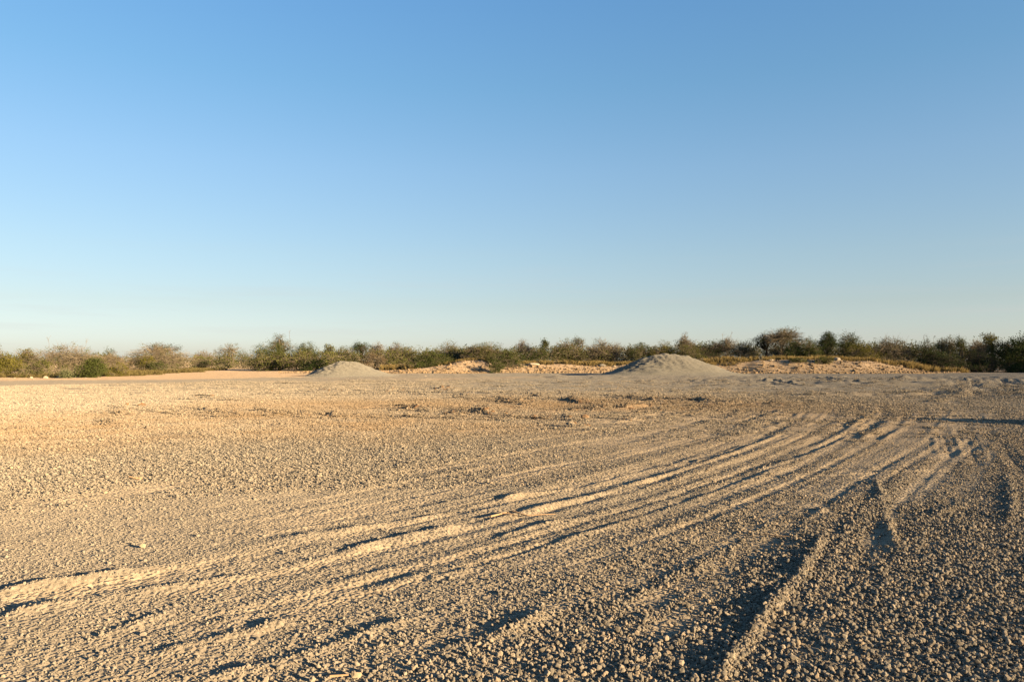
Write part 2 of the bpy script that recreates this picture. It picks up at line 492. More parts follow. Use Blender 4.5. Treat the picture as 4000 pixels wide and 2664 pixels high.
# torn-up crusts and clods in the brown patch, one short broken scarp each
scarps = [[(1490, 1538), (1525, 1532), (1560, 1524)], [(1660, 1524), (1730, 1523), (1745, 1516)], [(1905, 1558), (1985, 1562), (2020, 1575), (2050, 1572)],
          [(2040, 1547), (2080, 1549), (2130, 1556)], [(2180, 1560), (2250, 1565), (2290, 1578)], [(1575, 1600), (1620, 1597), (1660, 1606)],
          [(1860, 1606), (1900, 1616), (1935, 1622), (2000, 1626)], [(1750, 1618), (1790, 1620)], [(2090, 1634), (2180, 1636), (2290, 1640)],
          [(2220, 1668), (2270, 1664)], [(1300, 1618), (1325, 1625)], [(400, 1652), (440, 1654), (480, 1662)], [(465, 1612), (490, 1604), (515, 1594)],
          [(778, 1592), (805, 1602), (880, 1616), (1020, 1624), (1200, 1625)], [(775, 1550), (830, 1552), (890, 1556)], [(1180, 1533), (1290, 1530), (1400, 1532)],
          [(2380, 1553), (2560, 1560), (2720, 1566), (2830, 1575)], [(2300, 1590), (2420, 1598), (2570, 1588)], [(2470, 1555), (2600, 1572)], [(2580, 1606), (2630, 1602)],
          [(2440, 1640), (2490, 1637)], [(1000, 1530), (1060, 1527)], [(1800, 1545), (1850, 1548)], [(480, 1618), (505, 1622)]]
for k, p in enumerate(scarps):
    mx = sum(a_ for a_, b2 in p) / len(p)
    for j in range(4):
        q_ = [(mx + (a_ - mx) * (1.0 + 0.5 * j) + 14 * ((j * 7) % 3 - 1), b2 + (0, -3.5, 4, 8)[j]) for a_, b2 in p]
        line(q_, 'ridge', (0.12, 0.07, 0.065, 0.05)[j] * (0.6 if mx < 1250 else 1.0), 0.1, 800 + 7 * k + j, 0, 1.7)

# flow coordinates of the sweep: u = across the lanes, v = metres along
GF = [resample(g, 420) for g in guides_px]
for Rr in (RA, RB):
    Rr.u = np.full((Rr.ny, Rr.nx), np.nan, np.float32); Rr.v = np.full((Rr.ny, Rr.nx), np.nan, np.float32)
    tt = np.linspace(0, 1, 420)
    for i in range(len(GF) - 1):
        for f in np.linspace(0, 1, 150, endpoint=False):
            P = GF[i] * (1 - f) + GF[i + 1] * f
            P = P + (P[1] - P[0]) * 0
            for sub in (0.0, 0.5):
                Q = P[:-1] * (1 - sub) + P[1:] * sub
                ii = ((Q[:, 0] - Rr.x0) / Rr.res).astype(int); jj = ((Q[:, 1] - Rr.y0) / Rr.res).astype(int)
                ok = (ii >= 0) & (ii < Rr.nx) & (jj >= 0) & (jj < Rr.ny)
                Rr.u[jj[ok], ii[ok]] = i + f; Rr.v[jj[ok], ii[ok]] = (tt[:-1] * 40)[ok]
    for it in range(7):                      # fill the gaps between samples
        for A in (Rr.u, Rr.v):
            bad = np.isnan(A)
            acc = np.zeros_like(A); cnt = np.zeros_like(A)
            for dj, di in ((0, 1), (0, -1), (1, 0), (-1, 0)):
                B_ = np.roll(np.roll(A, dj, 0), di, 1); g_ = ~np.isnan(B_)
                acc[g_] += B_[g_]; cnt[g_] += 1
            A[bad] = np.where(cnt[bad] > 0, acc[bad] / np.maximum(cnt[bad], 1), np.nan)
    val = ~np.isnan(Rr.u)
    u = np.where(val, Rr.u, 0); v = np.where(val, Rr.v, 0)
    edge = sstep(0.0, 0.5, u) * sstep(0, 0.6, 7 - u) * sstep(0.5, 4, v) * sstep(0, 5, 40 - v) * val
    st1 = vnoise(u * 15, v * 0.12, 901) + 0.6 * vnoise(u * 34, v * 0.25, 902)
    st2 = vnoise(u * 5, v * 0.1, 903)
    Rr.str = ((0.55 * st1 + 0.75 * st2) * edge).astype(np.float32)
    amp = 1.0 if Rr is RA else 1.9
    Rr.z += (amp * (0.0068 * st1 + (0.0030 + 0.004 * (1 - sstep(2.5, 4.5, u))) * st2) * edge).astype(np.float32)
    Rr.dust = np.maximum(Rr.dust, (edge * np.clip(0.35 - 0.9 * (0.5 * st1 + 0.8 * st2), 0, 0.95)).astype(np.float32))

rg = np.random.default_rng(14)
def strokes(n_, bx, h0, h1, seed):
    for k in range(n_):
        px = rg.uniform(bx[0], bx[1]); py = rg.uniform(bx[2], bx[3])
        X, Y = gp(px, py)
        L = rg.uniform(2.0, 6.5); an = rg.normal(-0.1, 0.3)
        c = rg.normal(0, 0.25)
        pts = [(X - L * math.cos(an), Y - L * math.sin(an)), (X, Y + c * L * 0.5), (X + L * math.cos(an + c), Y + L * math.sin(an + c))]
        stamp(pts, 'ridge', rg.uniform(h0, h1), rg.uniform(0.16, 0.3), seed + k, 0, 0.6)
strokes(64, (2850, 3900, 1484, 1516), 0.05, 0.13, 1000)
strokes(26, (2600, 3300, 1478, 1505), 0.04, 0.12, 1100)
strokes(60, (1700, 4000, 1466, 1490), 0.03, 0.09, 1200)
strokes(50, (1750, 3900, 1500, 1545), 0.03, 0.09, 1300)
strokes(16, (3700, 4050, 1500, 1560), 0.05, 0.14, 1400)
for k, p in enumerate([[(2960, 1497), (3010, 1503), (3060, 1511)], [(3160, 1488), (3230, 1494), (3290, 1504)], [(3340, 1488), (3420, 1493), (3460, 1500)], [(3180, 1496), (3330, 1507)],
                       [(3860, 1495), (3930, 1505), (3985, 1500)], [(3970, 1490), (4010, 1500), (4040, 1510)], [(3740, 1493), (3760, 1502), (3770, 1520)]]):
    for j in range(3):
        line([(a_ + j * 22, b2 + j * 1.5) for a_, b2 in p], 'tyre', 0.07, 0.5, 1500 + 5 * k + j, 0.2, 0.4)

EX = np.array([-33, -29, -22, -18, -15, -12.7, -9, -7, -4.4, -2.6, -1, 1, 6, 16, 24, 30, 37, 45, 50, 54, 58, 63.5, 200], float)
EZ = np.array([0.0, 0.22, 0.3, 0.3, 0.38, 0.6, 1.1, 1.65, 1.7, 0.8, 0.85, 1.1, 1.15, 1.1, 1.3, 1.55, 1.7, 1.75, 1.55, 1.15, 0.85, 0.05, 0.0], float)
BX = np.array([-60, -33, -15, 0, 15, 27, 38, 48, 57, 64, 200], float)
BY = np.array([104, 106, 100, 102, 104, 100, 97, 97, 102, 106, 106], float)
def bank(x, y):
    yb = np.interp(x, BX, BY) + 0.7 * vnoise(x * 0.35, x * 0, 51)
    zt = np.interp(x, EX, EZ)
    run = 3.2 + 1.6 * zt
    return zt * sstep(0, 1, (y - yb) / run) * (1 + 0.1 * vnoise(x * 0.6, y * 0.6, 52))

def in_box(x, y, x0, x1, y0, y1, f):
    return sstep(x0 - f, x0 + f, x) * (1 - sstep(x1 - f, x1 + f, x)) * sstep(y0 - f, y0 + f, y) * (1 - sstep(y1 - f, y1 + f, y))

def H(x, y):
    x = np.asarray(x, np.float64); y = np.asarray(y, np.float64)
    r = np.hypot(x, y)
    z = 0.018 * fbm(x * 0.9, y * 0.9, 1, 2) + 0.05 * fbm(x * 0.16, y * 0.16, 2, 2) * sstep(8, 30, r)
    z = z + 0.006 * fbm(x * 5, y * 5, 3, 2) + 0.025 * fbm(x * 0.35, y * 0.5, 8, 2) * sstep(16, 40, y)
    inA = (y < 16) & (y > 2.05) & (np.abs(x) < 12.9); inB = (y >= 16) & (y < 96.5) & (x > -43.5) & (x < 59.5)
    t = np.zeros_like(z)
    if inA.any(): t[inA] = RA.sample(RA.z, x[inA], y[inA])
    if inB.any(): t[inB] = RB.sample(RB.z, x[inB], y[inB])
    z = z + t
    # churned grey sand at the far right
    m = in_box(x, y, 15, 46, 45, 62, 3.0) * (0.5 + 0.5 * sstep(16, 24, x))
    q = 1 - np.abs(fbm(x * 0.24 + 0.3 * vnoise(x * 0.5, y * 0.5, 22), y * 0.42, 21, 3)) * 2.4
    z = z + m * 0.22 * np.clip(q, -0.3, 1) + m * 0.1 * fbm(x * 0.8, y * 0.9, 23, 2)
    # flatter wheel ripples across the far grey strip
    m2 = sstep(40, 50, y) * (1 - sstep(88, 98, y)) * sstep(-32, -20, x)
    q2 = 1 - np.abs(fbm(x * 0.12, y * 0.4, 24, 3)) * 2.6
    z = z + m2 * 0.12 * np.clip(q2, -0.3, 1) + m2 * 0.05 * fbm(x * 0.5, y * 1.1, 26, 2)
    # low heaps right of the picture edge of the yard
    z = z + 0.45 * np.exp(-((x - 29.5) / 3.2) ** 2 - ((y - 38.5) / 1.3) ** 2) + 0.3 * np.exp(-((x - 24.5) / 3.5) ** 2 - ((y - 31.2) / 0.9) ** 2)
    return z + bank(x, y)

def zones(x, y):
    x = np.asarray(x, np.float64); y = np.asarray(y, np.float64)
    n1 = fbm(x * 0.22, y * 0.22, 31, 3); n2 = fbm(x * 0.9, y * 0.9, 32, 3)
    dust = np.zeros_like(x)
    inA = (y < 16) & (y > 2.05) & (np.abs(x) < 12.9); inB = (y >= 16) & (y < 96.5) & (x > -43.5) & (x < 59.5)
    if inA.any(): dust[inA] = RA.sample(RA.dust, x[inA], y[inA])
    if inB.any(): dust[inB] = RB.sample(RB.dust, x[inB], y[inB])
    dust = np.clip(np.maximum(dust * (0.8 + 0.4 * n2), 0.28 + 0.35 * n1), 0, 1)
    dust = np.clip(dust + 0.16 * in_box(x, y, 2.5, 16, 7.5, 24, 2.5), 0, 1)
    dust = dust * (1 - 0.75 * sstep(27, 33, y) * (1 - sstep(-4, 6, x)))
    # orange lens on the left (photo x 0..1700, y 1575..1790)
    yw = y + 2.2 * n1 - 0.12 * (x + 8)
    orange = sstep(11.0, 17.5, yw) * (1 - sstep(19.5, 26, yw)) * (1 - sstep(-4, 5, x)) * (0.52 + 0.35 * n2)
    orange = np.maximum(orange, 0.55 * np.exp(-((y - 27.5 + 1.5 * n1) / 5.0) ** 2) * in_box(x, y, -12, 9, 15, 40, 3))
    orange = np.maximum(orange, 0.25 * in_box(x, y, 2, 14, 11, 30, 4) * (0.7 + 0.6 * n1))
    orange = np.maximum(orange, 0.32 * in_box(x, y, 0.3, 5, 7.5, 14, 1.5) * np.clip(0.4 + 1.3 * n1, 0, 1))
    orange = np.clip(orange * (1 + 0.35 * n2), 0, 1)
    rust = 0.75 * np.exp(-((y - 27.5) / 4.2) ** 2) * in_box(x, y, -9, 12, 17, 40, 3) * np.clip(0.35 + 1.1 * fbm(x * 0.5, y * 0.35, 35, 3), 0, 1)
    sand = sstep(33, 42, y + 2.5 * n1) * (0.25 + 0.75 * sstep(-8, 2, x))
    # bare orange-pink dirt along the far left and under the rubble
    edge = np.interp(x, [-60, -38, -26, -20, -12], [60, 62, 67, 74, 84])
    pink = sstep(-2, 3, y - edge + 2.2 * n1) * (1 - sstep(-20, -12, x))
    pink = np.maximum(pink, sstep(-1.5, 1.0, y - np.interp(x, BX, BY)) * sstep(-40, -30, x))
    pink = np.maximum(pink, 0.55 * in_box(x, y, -10, 3, 62, 72, 3) * np.clip(0.5 + n1, 0, 1))
    pink = np.maximum(pink, sstep(100, 106, y))
    return dict(dust=dust, orange=orange, rust=np.clip(rust, 0, 1), sand=sand, pink=np.clip(pink, 0, 1))

# ground sheet: rings round the yard, dense where the yard is seen
th = np.concatenate([np.linspace(-180, -46, 24, endpoint=False), np.linspace(-46, -37.5, 14, endpoint=False), np.linspace(-37.5, 37.5, 600, endpoint=False),
                     np.linspace(37.5, 46, 14, endpoint=False), np.linspace(46, 180, 24, endpoint=False)])
th = np.radians(th)
rr = np.concatenate([[0.01, 0.8, 1.6, 2.2], np.concatenate([np.geomspace(2.8, 6, 90, endpoint=False), np.geomspace(6, 34, 420, endpoint=False), np.geomspace(34, 118, 180)]), np.geomspace(122, 240, 40), np.geomspace(270, 6000, 14)])
TT, RRr = np.meshgrid(th, rr)
GX = (RRr * np.sin(TT)).ravel(); GY = (RRr * np.cos(TT)).ravel()
GZ = H(GX, GY)
nth, nr = len(th), len(rr)
V = np.stack([GX, GY, GZ], 1)
V = np.vstack([V, [[0, 0, 0]]])
idx = np.arange(nr * nth).reshape(nr, nth)
a = idx[:-1]; b_ = idx[1:]
F = np.stack([a, np.roll(a, -1, 1), np.roll(b_, -1, 1), b_], -1).reshape(-1, 4)[:, ::-1]
z_ = zones(GX, GY)
z_ = {k: np.append(v, v[0]) for k, v in z_.items()}
gm = mesh_np('ground', V, F[:, [0, 1, 2, 3]], M_GROUND, True, z_)
ground = tag(obj('ground', gm), 'grey gravel and orange dirt yard scored by wheel tracks', None, None, 'structure')
print('ground', time.time() - T0)

# ------------------------------------------------------------------ gravel
ICO = None
def ico(sub):
    import bmesh
    bm = bmesh.new()
    bmesh.ops.create_icosphere(bm, subdivisions=sub, radius=1.0)
    v = np.array([q.co[:] for q in bm.verts]); f = np.array([[q.index for q in fa.verts] for fa in bm.faces])
    bm.free()
    return v, f
I1 = ico(1); I2 = ico(2)

def rock_shape(rng, sub=I1, flat=0.65, rough=0.28):
    v, f = sub
    v = v.copy()
    # cut by random planes to make broken facets
    for _ in range(9):
        nrm = rng.normal(size=3); nrm /= np.linalg.norm(nrm)
        dd = rng.uniform(0.55, 0.92)
        s = v @ nrm
        v = v - np.maximum(s - dd, 0)[:, None] * nrm
    v = v * (1 + rough * 0.4 * rng.normal(size=(len(v), 1)))
    v = v * np.array([rng.uniform(0.85, 1.25), rng.uniform(0.7, 1.0), rng.uniform(flat * 0.8, flat * 1.25)])
    return v, f

def loose_f(x, y, n):
    return sstep(-1.3, 1.2, x * 0.6 - (y - 4.6) * 0.42 + n * 1.1)

def coarse_f(x, y):
    return in_box(x, y, -14, 0.5, 9, 24, 2.0)

def dens_field(x, y):
    zz = zones(x, y)
    n = fbm(x * 0.45, y * 0.45, 61, 3); n2 = fbm(x * 2.4, y * 2.4, 62, 2)
    # coarse loose stone at the near right, finer and dustier to the left
    loose = loose_f(x, y, n)
    loose = 0.5 + 0.5 * loose + 0.2 * coarse_f(x, y)
    sv = np.zeros_like(x)
    inA = (y < 16) & (y > 2.05) & (np.abs(x) < 12.9); inB = (y >= 16) & (y < 96.5) & (x > -43.5) & (x < 59.5)
    if inA.any(): sv[inA] = RA.sample(RA.str, x[inA], y[inA])
    if inB.any(): sv[inB] = RB.sample(RB.str, x[inB], y[inB])
    d = loose * np.clip(1 + 0.55 * sv, 0.2, 1.5) * (1 - 0.93 * sstep(0.42, 0.85, zz['dust'])) * (1 + 0.5 * n2)
    return np.clip(d, 0.03, 1), zz

stones_col = bpy.data.collections.new('gravel_shapes')
rs = np.random.default_rng(11)
for k in range(10):
    v, f = rock_shape(rs, I2 if k < 5 else I1, 0.72, 0.12)
    me = mesh_np('pebble_shape', v * 0.5, f, M_STONE, False)
    stones_col.objects.link(bpy.data.objects.new('pebble_shape', me))
patch_col = bpy.data.collections.new('gravel_patch_shapes')
for k in range(6):
    n_ = 95
    vs, fs, rn = [], [], []
    sh = [rock_shape(rs, I1, 0.75, 0.15) for _ in range(8)]
    off = 0
    for q in range(n_):
        v, f = sh[q % 8]
        rad = abs(rs.normal(0, 0.17)); an = rs.uniform(0, 6.283)
        s = rs.lognormal(math.log(0.0105), 0.4)
        c, s_ = math.cos(an * 3), math.sin(an * 3)
        v2 = v @ np.array([[c, s_, 0], [-s_, c, 0], [0, 0, 1]]) * s
        v2 = v2 + [rad * math.cos(an), rad * math.sin(an), rs.uniform(-0.004, 0.008)]
        vs.append(v2); fs.append(f + off); off += len(v); rn.append(np.full(len(v), rs.uniform()))
    me = mesh_np('gravel_patch_shape', np.vstack(vs), np.vstack(fs), M_PATCH, False, {'rnd': np.concatenate(rn)})
    patch_col.objects.link(bpy.data.objects.new('gravel_patch_shape', me))

def scatter_group(name, coll):
    g = bpy.data.node_groups.new(name, 'GeometryNodeTree')
    g.interface.new_socket('Geometry', in_out='INPUT', socket_type='NodeSocketGeometry')
    g.interface.new_socket('Geometry', in_out='OUTPUT', socket_type='NodeSocketGeometry')
    n, l = g.nodes, g.links
    gi = n.new('NodeGroupInput'); go = n.new('NodeGroupOutput')
    ci = n.new('GeometryNodeCollectionInfo'); ci.inputs['Collection'].default_value = coll
    ci.inputs['Separate Children'].default_value = True; ci.inputs['Reset Children'].default_value = True
    ip = n.new('GeometryNodeInstanceOnPoints'); ip.inputs['Pick Instance'].default_value = True
    def na(nm, typ):
        a_ = n.new('GeometryNodeInputNamedAttribute'); a_.data_type = typ; a_.inputs['Name'].default_value = nm
        return a_.outputs['Attribute']
    e2r = n.new('FunctionNodeEulerToRotation')
    l.new(na('rot', 'FLOAT_VECTOR'), e2r.inputs[0]); l.new(e2r.outputs[0], ip.inputs['Rotation'])
    l.new(na('scl', 'FLOAT_VECTOR'), ip.inputs['Scale']); l.new(na('pick', 'INT'), ip.inputs['Instance Index'])
    l.new(gi.outputs[0], ip.inputs['Points']); l.new(ci.outputs[0], ip.inputs['Instance'])
    l.new(ip.outputs[0], go.inputs[0])
    return g

def scatter(name, P, rot, scl, pick, coll, extra):
    me = bpy.data.meshes.new(name)
    me.vertices.add(len(P)); me.vertices.foreach_set('co', np.ascontiguousarray(P, np.float32).ravel())
    def add(nm, typ, data, key):
        a_ = me.attributes.new(nm, typ, 'POINT'); a_.data.foreach_set(key, np.ascontiguousarray(data).ravel())
    add('rot', 'FLOAT_VECTOR', rot.astype(np.float32), 'vector')
    add('scl', 'FLOAT_VECTOR', scl.astype(np.float32), 'vector')
    add('pick', 'INT', pick.astype(np.int32), 'value')
    for k, v in extra.items(): add(k, 'FLOAT', v.astype(np.float32), 'value')
    o = obj(name, me)
    md = o.modifiers.new('scatter', 'NODES'); md.node_group = scatter_group(name + '_nodes', coll)
    return o

rs = np.random.default_rng(5)
def cand(n, r0, r1, half=38.5):
    r = np.sqrt(rs.uniform(r0 * r0, r1 * r1, n)); t = np.radians(rs.uniform(-half, half, n))
    return r * np.sin(t), r * np.cos(t)
NEAR = 9.5
area = math.radians(77) / 2 * (NEAR ** 2 - 3.0 ** 2)
x, y = cand(int(area * 5800), 3.0, NEAR)
dn, zz = dens_field(x, y)
r = np.hypot(x, y)
keep = rs.uniform(0, 1, len(x)) < dn * (1 - 0.35 * sstep(6, 9.5, r))
x, y, dn = x[keep], y[keep], dn[keep]; zz = {k: v[keep] for k, v in zz.items()}
n_ = len(x)
lo = loose_f(x, y, 0 * x)
s = np.clip(rs.lognormal(-0.07, 0.48, n_) * (0.0100 + 0.0058 * lo + 0.004 * coarse_f(x, y)), 0.005, 0.042)
z = H(x, y) + s * (rs.uniform(-0.3, 0.2, n_) + (0.1 + rs.uniform(0, 0.5, n_)) * lo)
rot = np.stack([rs.normal(0, 0.6, n_), rs.normal(0, 0.6, n_), rs.uniform(0, 6.283, n_)], 1)
scl = np.repeat(s[:, None], 3, 1)
gravel = scatter('loose_gravel', np.stack([x, y, z], 1), rot, scl, rs.integers(0, 10, n_), stones_col,
                 dict(rnd=np.clip(0.5 + (rs.uniform(0, 1, n_) - 0.5) * (0.55 + 0.45 * lo), 0, 1), orange=np.clip(zz['orange'] * 0.8 + zz['dust'] * 0.12, 0, 1)))
tag(gravel, 'loose crushed grey stones covering the near ground', 'gravel', None, 'stuff')
print('near stones', n_, time.time() - T0)

MID = 20.0
area = math.radians(77) / 2 * (MID ** 2 - NEAR ** 2)
x, y = cand(int(area * 2600), NEAR - 0.05, MID)
dn, zz = dens_field(x, y)
r = np.hypot(x, y)
coarse = coarse_f(x, y) * 0.3
keep = rs.uniform(0, 1, len(x)) < np.clip(dn + coarse * (1 - 0.9 * sstep(0.42, 0.85, zz['dust'])), 0, 1) * (1 - 0.3 * sstep(10, 17, r)) * (1 - sstep(15, 20, r))
x, y = x[keep], y[keep]; zz = {k: v[keep] for k, v in zz.items()}
n_ = len(x)
s = np.clip(rs.lognormal(0, 0.42, n_) * (0.0135 + 0.004 * loose_f(x, y, 0 * x) + 0.005 * coarse_f(x, y)), 0.007, 0.06)
z = H(x, y) + s * rs.uniform(-0.2, 0.35, n_)
rot = np.stack([rs.normal(0, 0.5, n_), rs.normal(0, 0.5, n_), rs.uniform(0, 6.283, n_)], 1)
gravel3 = scatter('scattered_gravel', np.stack([x, y, z], 1), rot, np.repeat(s[:, None], 3, 1), rs.integers(0, 10, n_), stones_col,
                  dict(rnd=np.clip(rs.uniform(0, 1, n_) - 0.12 * coarse_f(x, y), 0, 1), orange=np.clip(zz['orange'] * 0.75 + zz['dust'] * 0.12, 0, 1)))
tag(gravel3, 'coarser grey and tan stones between the dusty tracks and the brown patch', 'gravel', None, 'stuff')
print('mid stones', n_, time.time() - T0)

FAR = 60.0
area = math.radians(77) / 2 * (FAR ** 2 - 14.5 ** 2)
x, y = cand(int(area * 20), 14.5, FAR)
dn, zz = dens_field(x, y)
r = np.hypot(x, y)
keep = rs.uniform(0, 1, len(x)) < np.clip(dn * 1.15, 0, 1) * (1 - 0.75 * zz['sand']) * (1 - 0.62 * sstep(20, 50, r)) * (1 - 0.9 * zz['pink']) * sstep(14.5, 19.5, r)
x, y = x[keep], y[keep]; zz = {k: v[keep] for k, v in zz.items()}; r = r[keep]
n_ = len(x)
e = 0.09
hx = (H(x + e, y) - H(x - e, y)) / (2 * e); hy = (H(x, y + e) - H(x, y - e)) / (2 * e)
nv = np.stack([-hx, -hy, np.ones(n_)], 1); nv /= np.linalg.norm(nv, axis=1, keepdims=True)
an = rs.uniform(0, 6.283, n_)
t1 = np.stack([np.cos(an), np.sin(an), np.zeros(n_)], 1); t1 -= nv * (t1 * nv).sum(1, keepdims=True); t1 /= np.linalg.norm(t1, axis=1, keepdims=True)
t2 = np.cross(nv, t1)
rot = np.stack([np.arctan2(t2[:, 2], nv[:, 2]), -np.arcsin(np.clip(t1[:, 2], -1, 1)), np.arctan2(t1[:, 1], t1[:, 0])], 1)
s = 1.25 + 0.5 * sstep(16, 34, r)
scl = np.stack([s * rs.choice([-1, 1], n_), s * rs.choice([-1, 1], n_), s], 1)
# mirror-safe: keep positive scales, vary by picking among turned copies
scl = np.abs(scl)
gravel2 = scatter('packed_gravel', np.stack([x, y, H(x, y) + 0.002], 1), rot, scl, rs.integers(0, 6, n_), patch_col,
                  dict(orange=np.clip(zz['orange'] * 0.7 + zz['rust'] * 0.3 + zz['dust'] * 0.1, 0, 1)))
tag(gravel2, 'packed gravel stretching across the middle of the yard', 'gravel', None, 'stuff')
print('far patches', n_, time.time() - T0)

# ------------------------------------------------------------------ broken clods in the brown patch
rs = np.random.default_rng(61)
M_CLOD = simple_mat('brown_clod', (0.075, 0.045, 0.026), (0.16, 0.10, 0.055), 9, 0.6, 0.02)
vs, fs = [], []; off = 0
cl = [rock_shape(rs, I1, 0.55, 0.2) for _ in range(10)]
for p in scarps:
    P = smooth_line([gp(*q) for q in p], 0.05)
    for _ in range(max(14, int(len(P) * 0.9)) // (5 if p[0][0] < 1250 else 1)):
        c0 = P[int(rs.integers(len(P)))] + rs.normal(0, [0.22, 0.3])
        sz = min(0.16, rs.lognormal(math.log(0.04), 0.55))
        v, f = cl[int(rs.integers(10))]
        an = rs.uniform(0, 6.28); c, sn = math.cos(an), math.sin(an)
        z0 = float(H(np.array([c0[0]]), np.array([c0[1]]))[0])
        vs.append((v @ np.array([[c, sn, 0], [-sn, c, 0], [0, 0, 1]])) * sz + [c0[0], c0[1], z0 + sz * 0.15]); fs.append(f + off); off += len(v)
tag(obj('broken_clods', mesh_np('broken_clods', np.vstack(vs), np.vstack(fs), M_CLOD, False)), 'broken brown clods of earth strewn over the torn patch in the middle', 'clods', None, 'stuff')

# ------------------------------------------------------------------ gravel piles
M_PILE = simple_mat('crushed_stone_fines', (0.0782, 0.07225, 0.06035), (0.1275, 0.1182, 0.09775), 6, 0.9, 0.05)
def pile(px, d, h, left, right, front, label, seed, marks=0.07, name='gravel_pile'):
    """left/right: silhouette tables (distance from peak m, height 0..1)"""
    lt = np.array(left, float); rt = np.array(right, float)
    nth_, nr_ = 160, 90
    th_ = np.linspace(0, 2 * math.pi, nth_, endpoint=False)
    rows = np.linspace(0, 1, nr_) ** 0.9
    Tt, Rr = np.meshgrid(th_, rows)
    L, Rg = lt[-1, 0], rt[-1, 0]
    cx = np.cos(Tt)
    wgt = 0.5 + 0.5 * cx                        # 1 = right, 0 = left
    wgt = sstep(0.15, 0.85, wgt)
    rad = (L * (1 - wgt) + Rg * wgt) * np.abs(cx) ** 2 + front * np.sin(Tt) ** 2
    f = np.interp(Rr, lt[:, 0] / L, lt[:, 1]) * (1 - wgt) + np.interp(Rr, rt[:, 0] / Rg, rt[:, 1]) * wgt
    X = Rr * rad * np.cos(Tt); Y = Rr * rad * np.sin(Tt)
    edge = np.clip(f * 2.2, 0, 1)
    X0 = X + at(px, d); Y0 = Y + d
    nz = marks * edge * fbm(X * 1.1 + seed, Y * 1.1, seed, 3) 
    # slumped scoops, strongest on the left shoulder
    q = 1 - np.abs(fbm(X * 1.3 + 0.5 * Y, Y * 1.9 - X * 0.3, seed + 4, 2)) * 2.2
    leftm = np.clip(0.25 + 0.9 * sstep(0.0, L * 0.75, -X), 0, 1)
    nz = nz + marks * 2.2 * edge * leftm * np.clip(q, 0, 1) * sstep(0.05, 0.3, f)
    nz = nz + marks * 0.55 * edge * fbm(X * 3.2, Y * 3.2, seed + 7, 2)
    Z = h * f + nz + H(X0.ravel(), Y0.ravel()).reshape(X0.shape) * 0.6 - 0.05 * (1 - sstep(0, 0.05, f))
    Vv = np.stack([X, Y, Z], -1).reshape(-1, 3)
    id_ = np.arange(nr_ * nth_).reshape(nr_, nth_)
    a_, c_ = id_[:-1], id_[1:]
    Ff = np.stack([a_, np.roll(a_, -1, 1), np.roll(c_, -1, 1), c_], -1).reshape(-1, 4)[:, ::-1]
    o = obj(name, mesh_np(name, Vv, Ff, M_PILE, True), None, (at(px, d), d, 0))
    tag(o, label, 'gravel pile', 'heaps of grey crushed stone')
    return o

k = 84 / FPX
pile(2594, 84, 2.34, [(0, 1), (10 * k, .995), (40 * k, .95), (75 * k, .83), (110 * k, .62), (160 * k, .37), (210 * k, .16), (255 * k, .04), (290 * k, 0)],
     [(0, 1), (40 * k, .99), (90 * k, .91), (132 * k, .71), (178 * k, .50), (224 * k, .29), (258 * k, .16), (296 * k, .07), (350 * k, 0)], 7.0,
     'large grey gravel pile right of centre with scooped left shoulder', 71, 0.11)
k = 79 / FPX
pile(1355, 79, 1.50, [(0, 1), (25 * k, .97), (45 * k, .83), (65 * k, .69), (105 * k, .42), (140 * k, .18), (165 * k, .04), (190 * k, 0)],
     [(0, 1), (25 * k, .985), (48 * k, .9), (78 * k, .66), (108 * k, .43), (140 * k, .24), (175 * k, .09), (230 * k, 0)], 5.0,
     'small grey gravel pile left of centre in front of the green trees', 81, 0.12)
pile(2000 + FPX * 18.5 / 15.5, 15.5, 1.6, [(0, 1), (.3, .93), (1, .66), (2, .25), (2.6, .05), (3, 0)], [(0, 1), (.3, .93), (1, .66), (2, .25), (2.6, .05), (3, 0)], 3.0,
     'gravel pile just beyond the right edge, seen only by its long shadow', 91, 0.06)

# ------------------------------------------------------------------ rubble bank
M_RUBBLE = simple_mat('limestone_rubble', (0.118, 0.077, 0.042), (0.215, 0.158, 0.098), 2.2, 0.6, 0.03)
M_BOULDER = simple_mat('pale_boulder', (0.187, 0.1487, 0.1105), (0.2635, 0.2253, 0.17), 3.0, 0.7, 0.05)
rs = np.random.default_rng(21)
rub = tag(bpy.data.objects.new('rubble_bank', None), 'long low bank of orange and pale broken limestone below the scrub', 'rubble bank')
COL.objects.link(rub); rub.location = (10, 103, 0)
shapes = [mesh_np('rock', rock_shape(rs, I2, 0.75, 0.12)[0] * 0.5, I2[1], M_RUBBLE, False) for _ in range(8)]
x = rs.uniform(-33, 65, 13500)
zt = np.interp(x, EX, EZ)
run = 3.2 + 1.6 * zt
y = np.interp(x, BX, BY) + rs.uniform(-1.2, 1.05, len(x)) * run * np.where(rs.uniform(0, 1, len(x)) < 0.5, 0.55, 0.98)
y = np.maximum(y, np.interp(x, BX, BY) - 0.9)
dens = np.clip(0.25 + zt * 0.8, 0, 1) * (1 - 0.7 * ((x > -3.5) & (x < -1)))
keep = rs.uniform(0, 1, len(x)) < dens
x, y = x[keep], y[keep]; n_ = len(x)
s = np.clip(rs.lognormal(math.log(0.155), 0.5, n_), 0.07, 0.6)
z = H(x, y) + s * 0.12
order = np.argsort(-s)
big = order[:300]; rest = order[300:]
for i in big:
    o = obj('rock', shapes[int(rs.integers(8))], rub, (x[i] - 10, y[i] - 103, z[i]), tuple(rs.uniform(-0.5, 0.5, 2)) + (rs.uniform(0, 6.28),), (s[i],) * 3)
vs, fs = [], []
off = 0
lows = [rock_shape(rs, I1, 0.75, 0.15) for _ in range(12)]
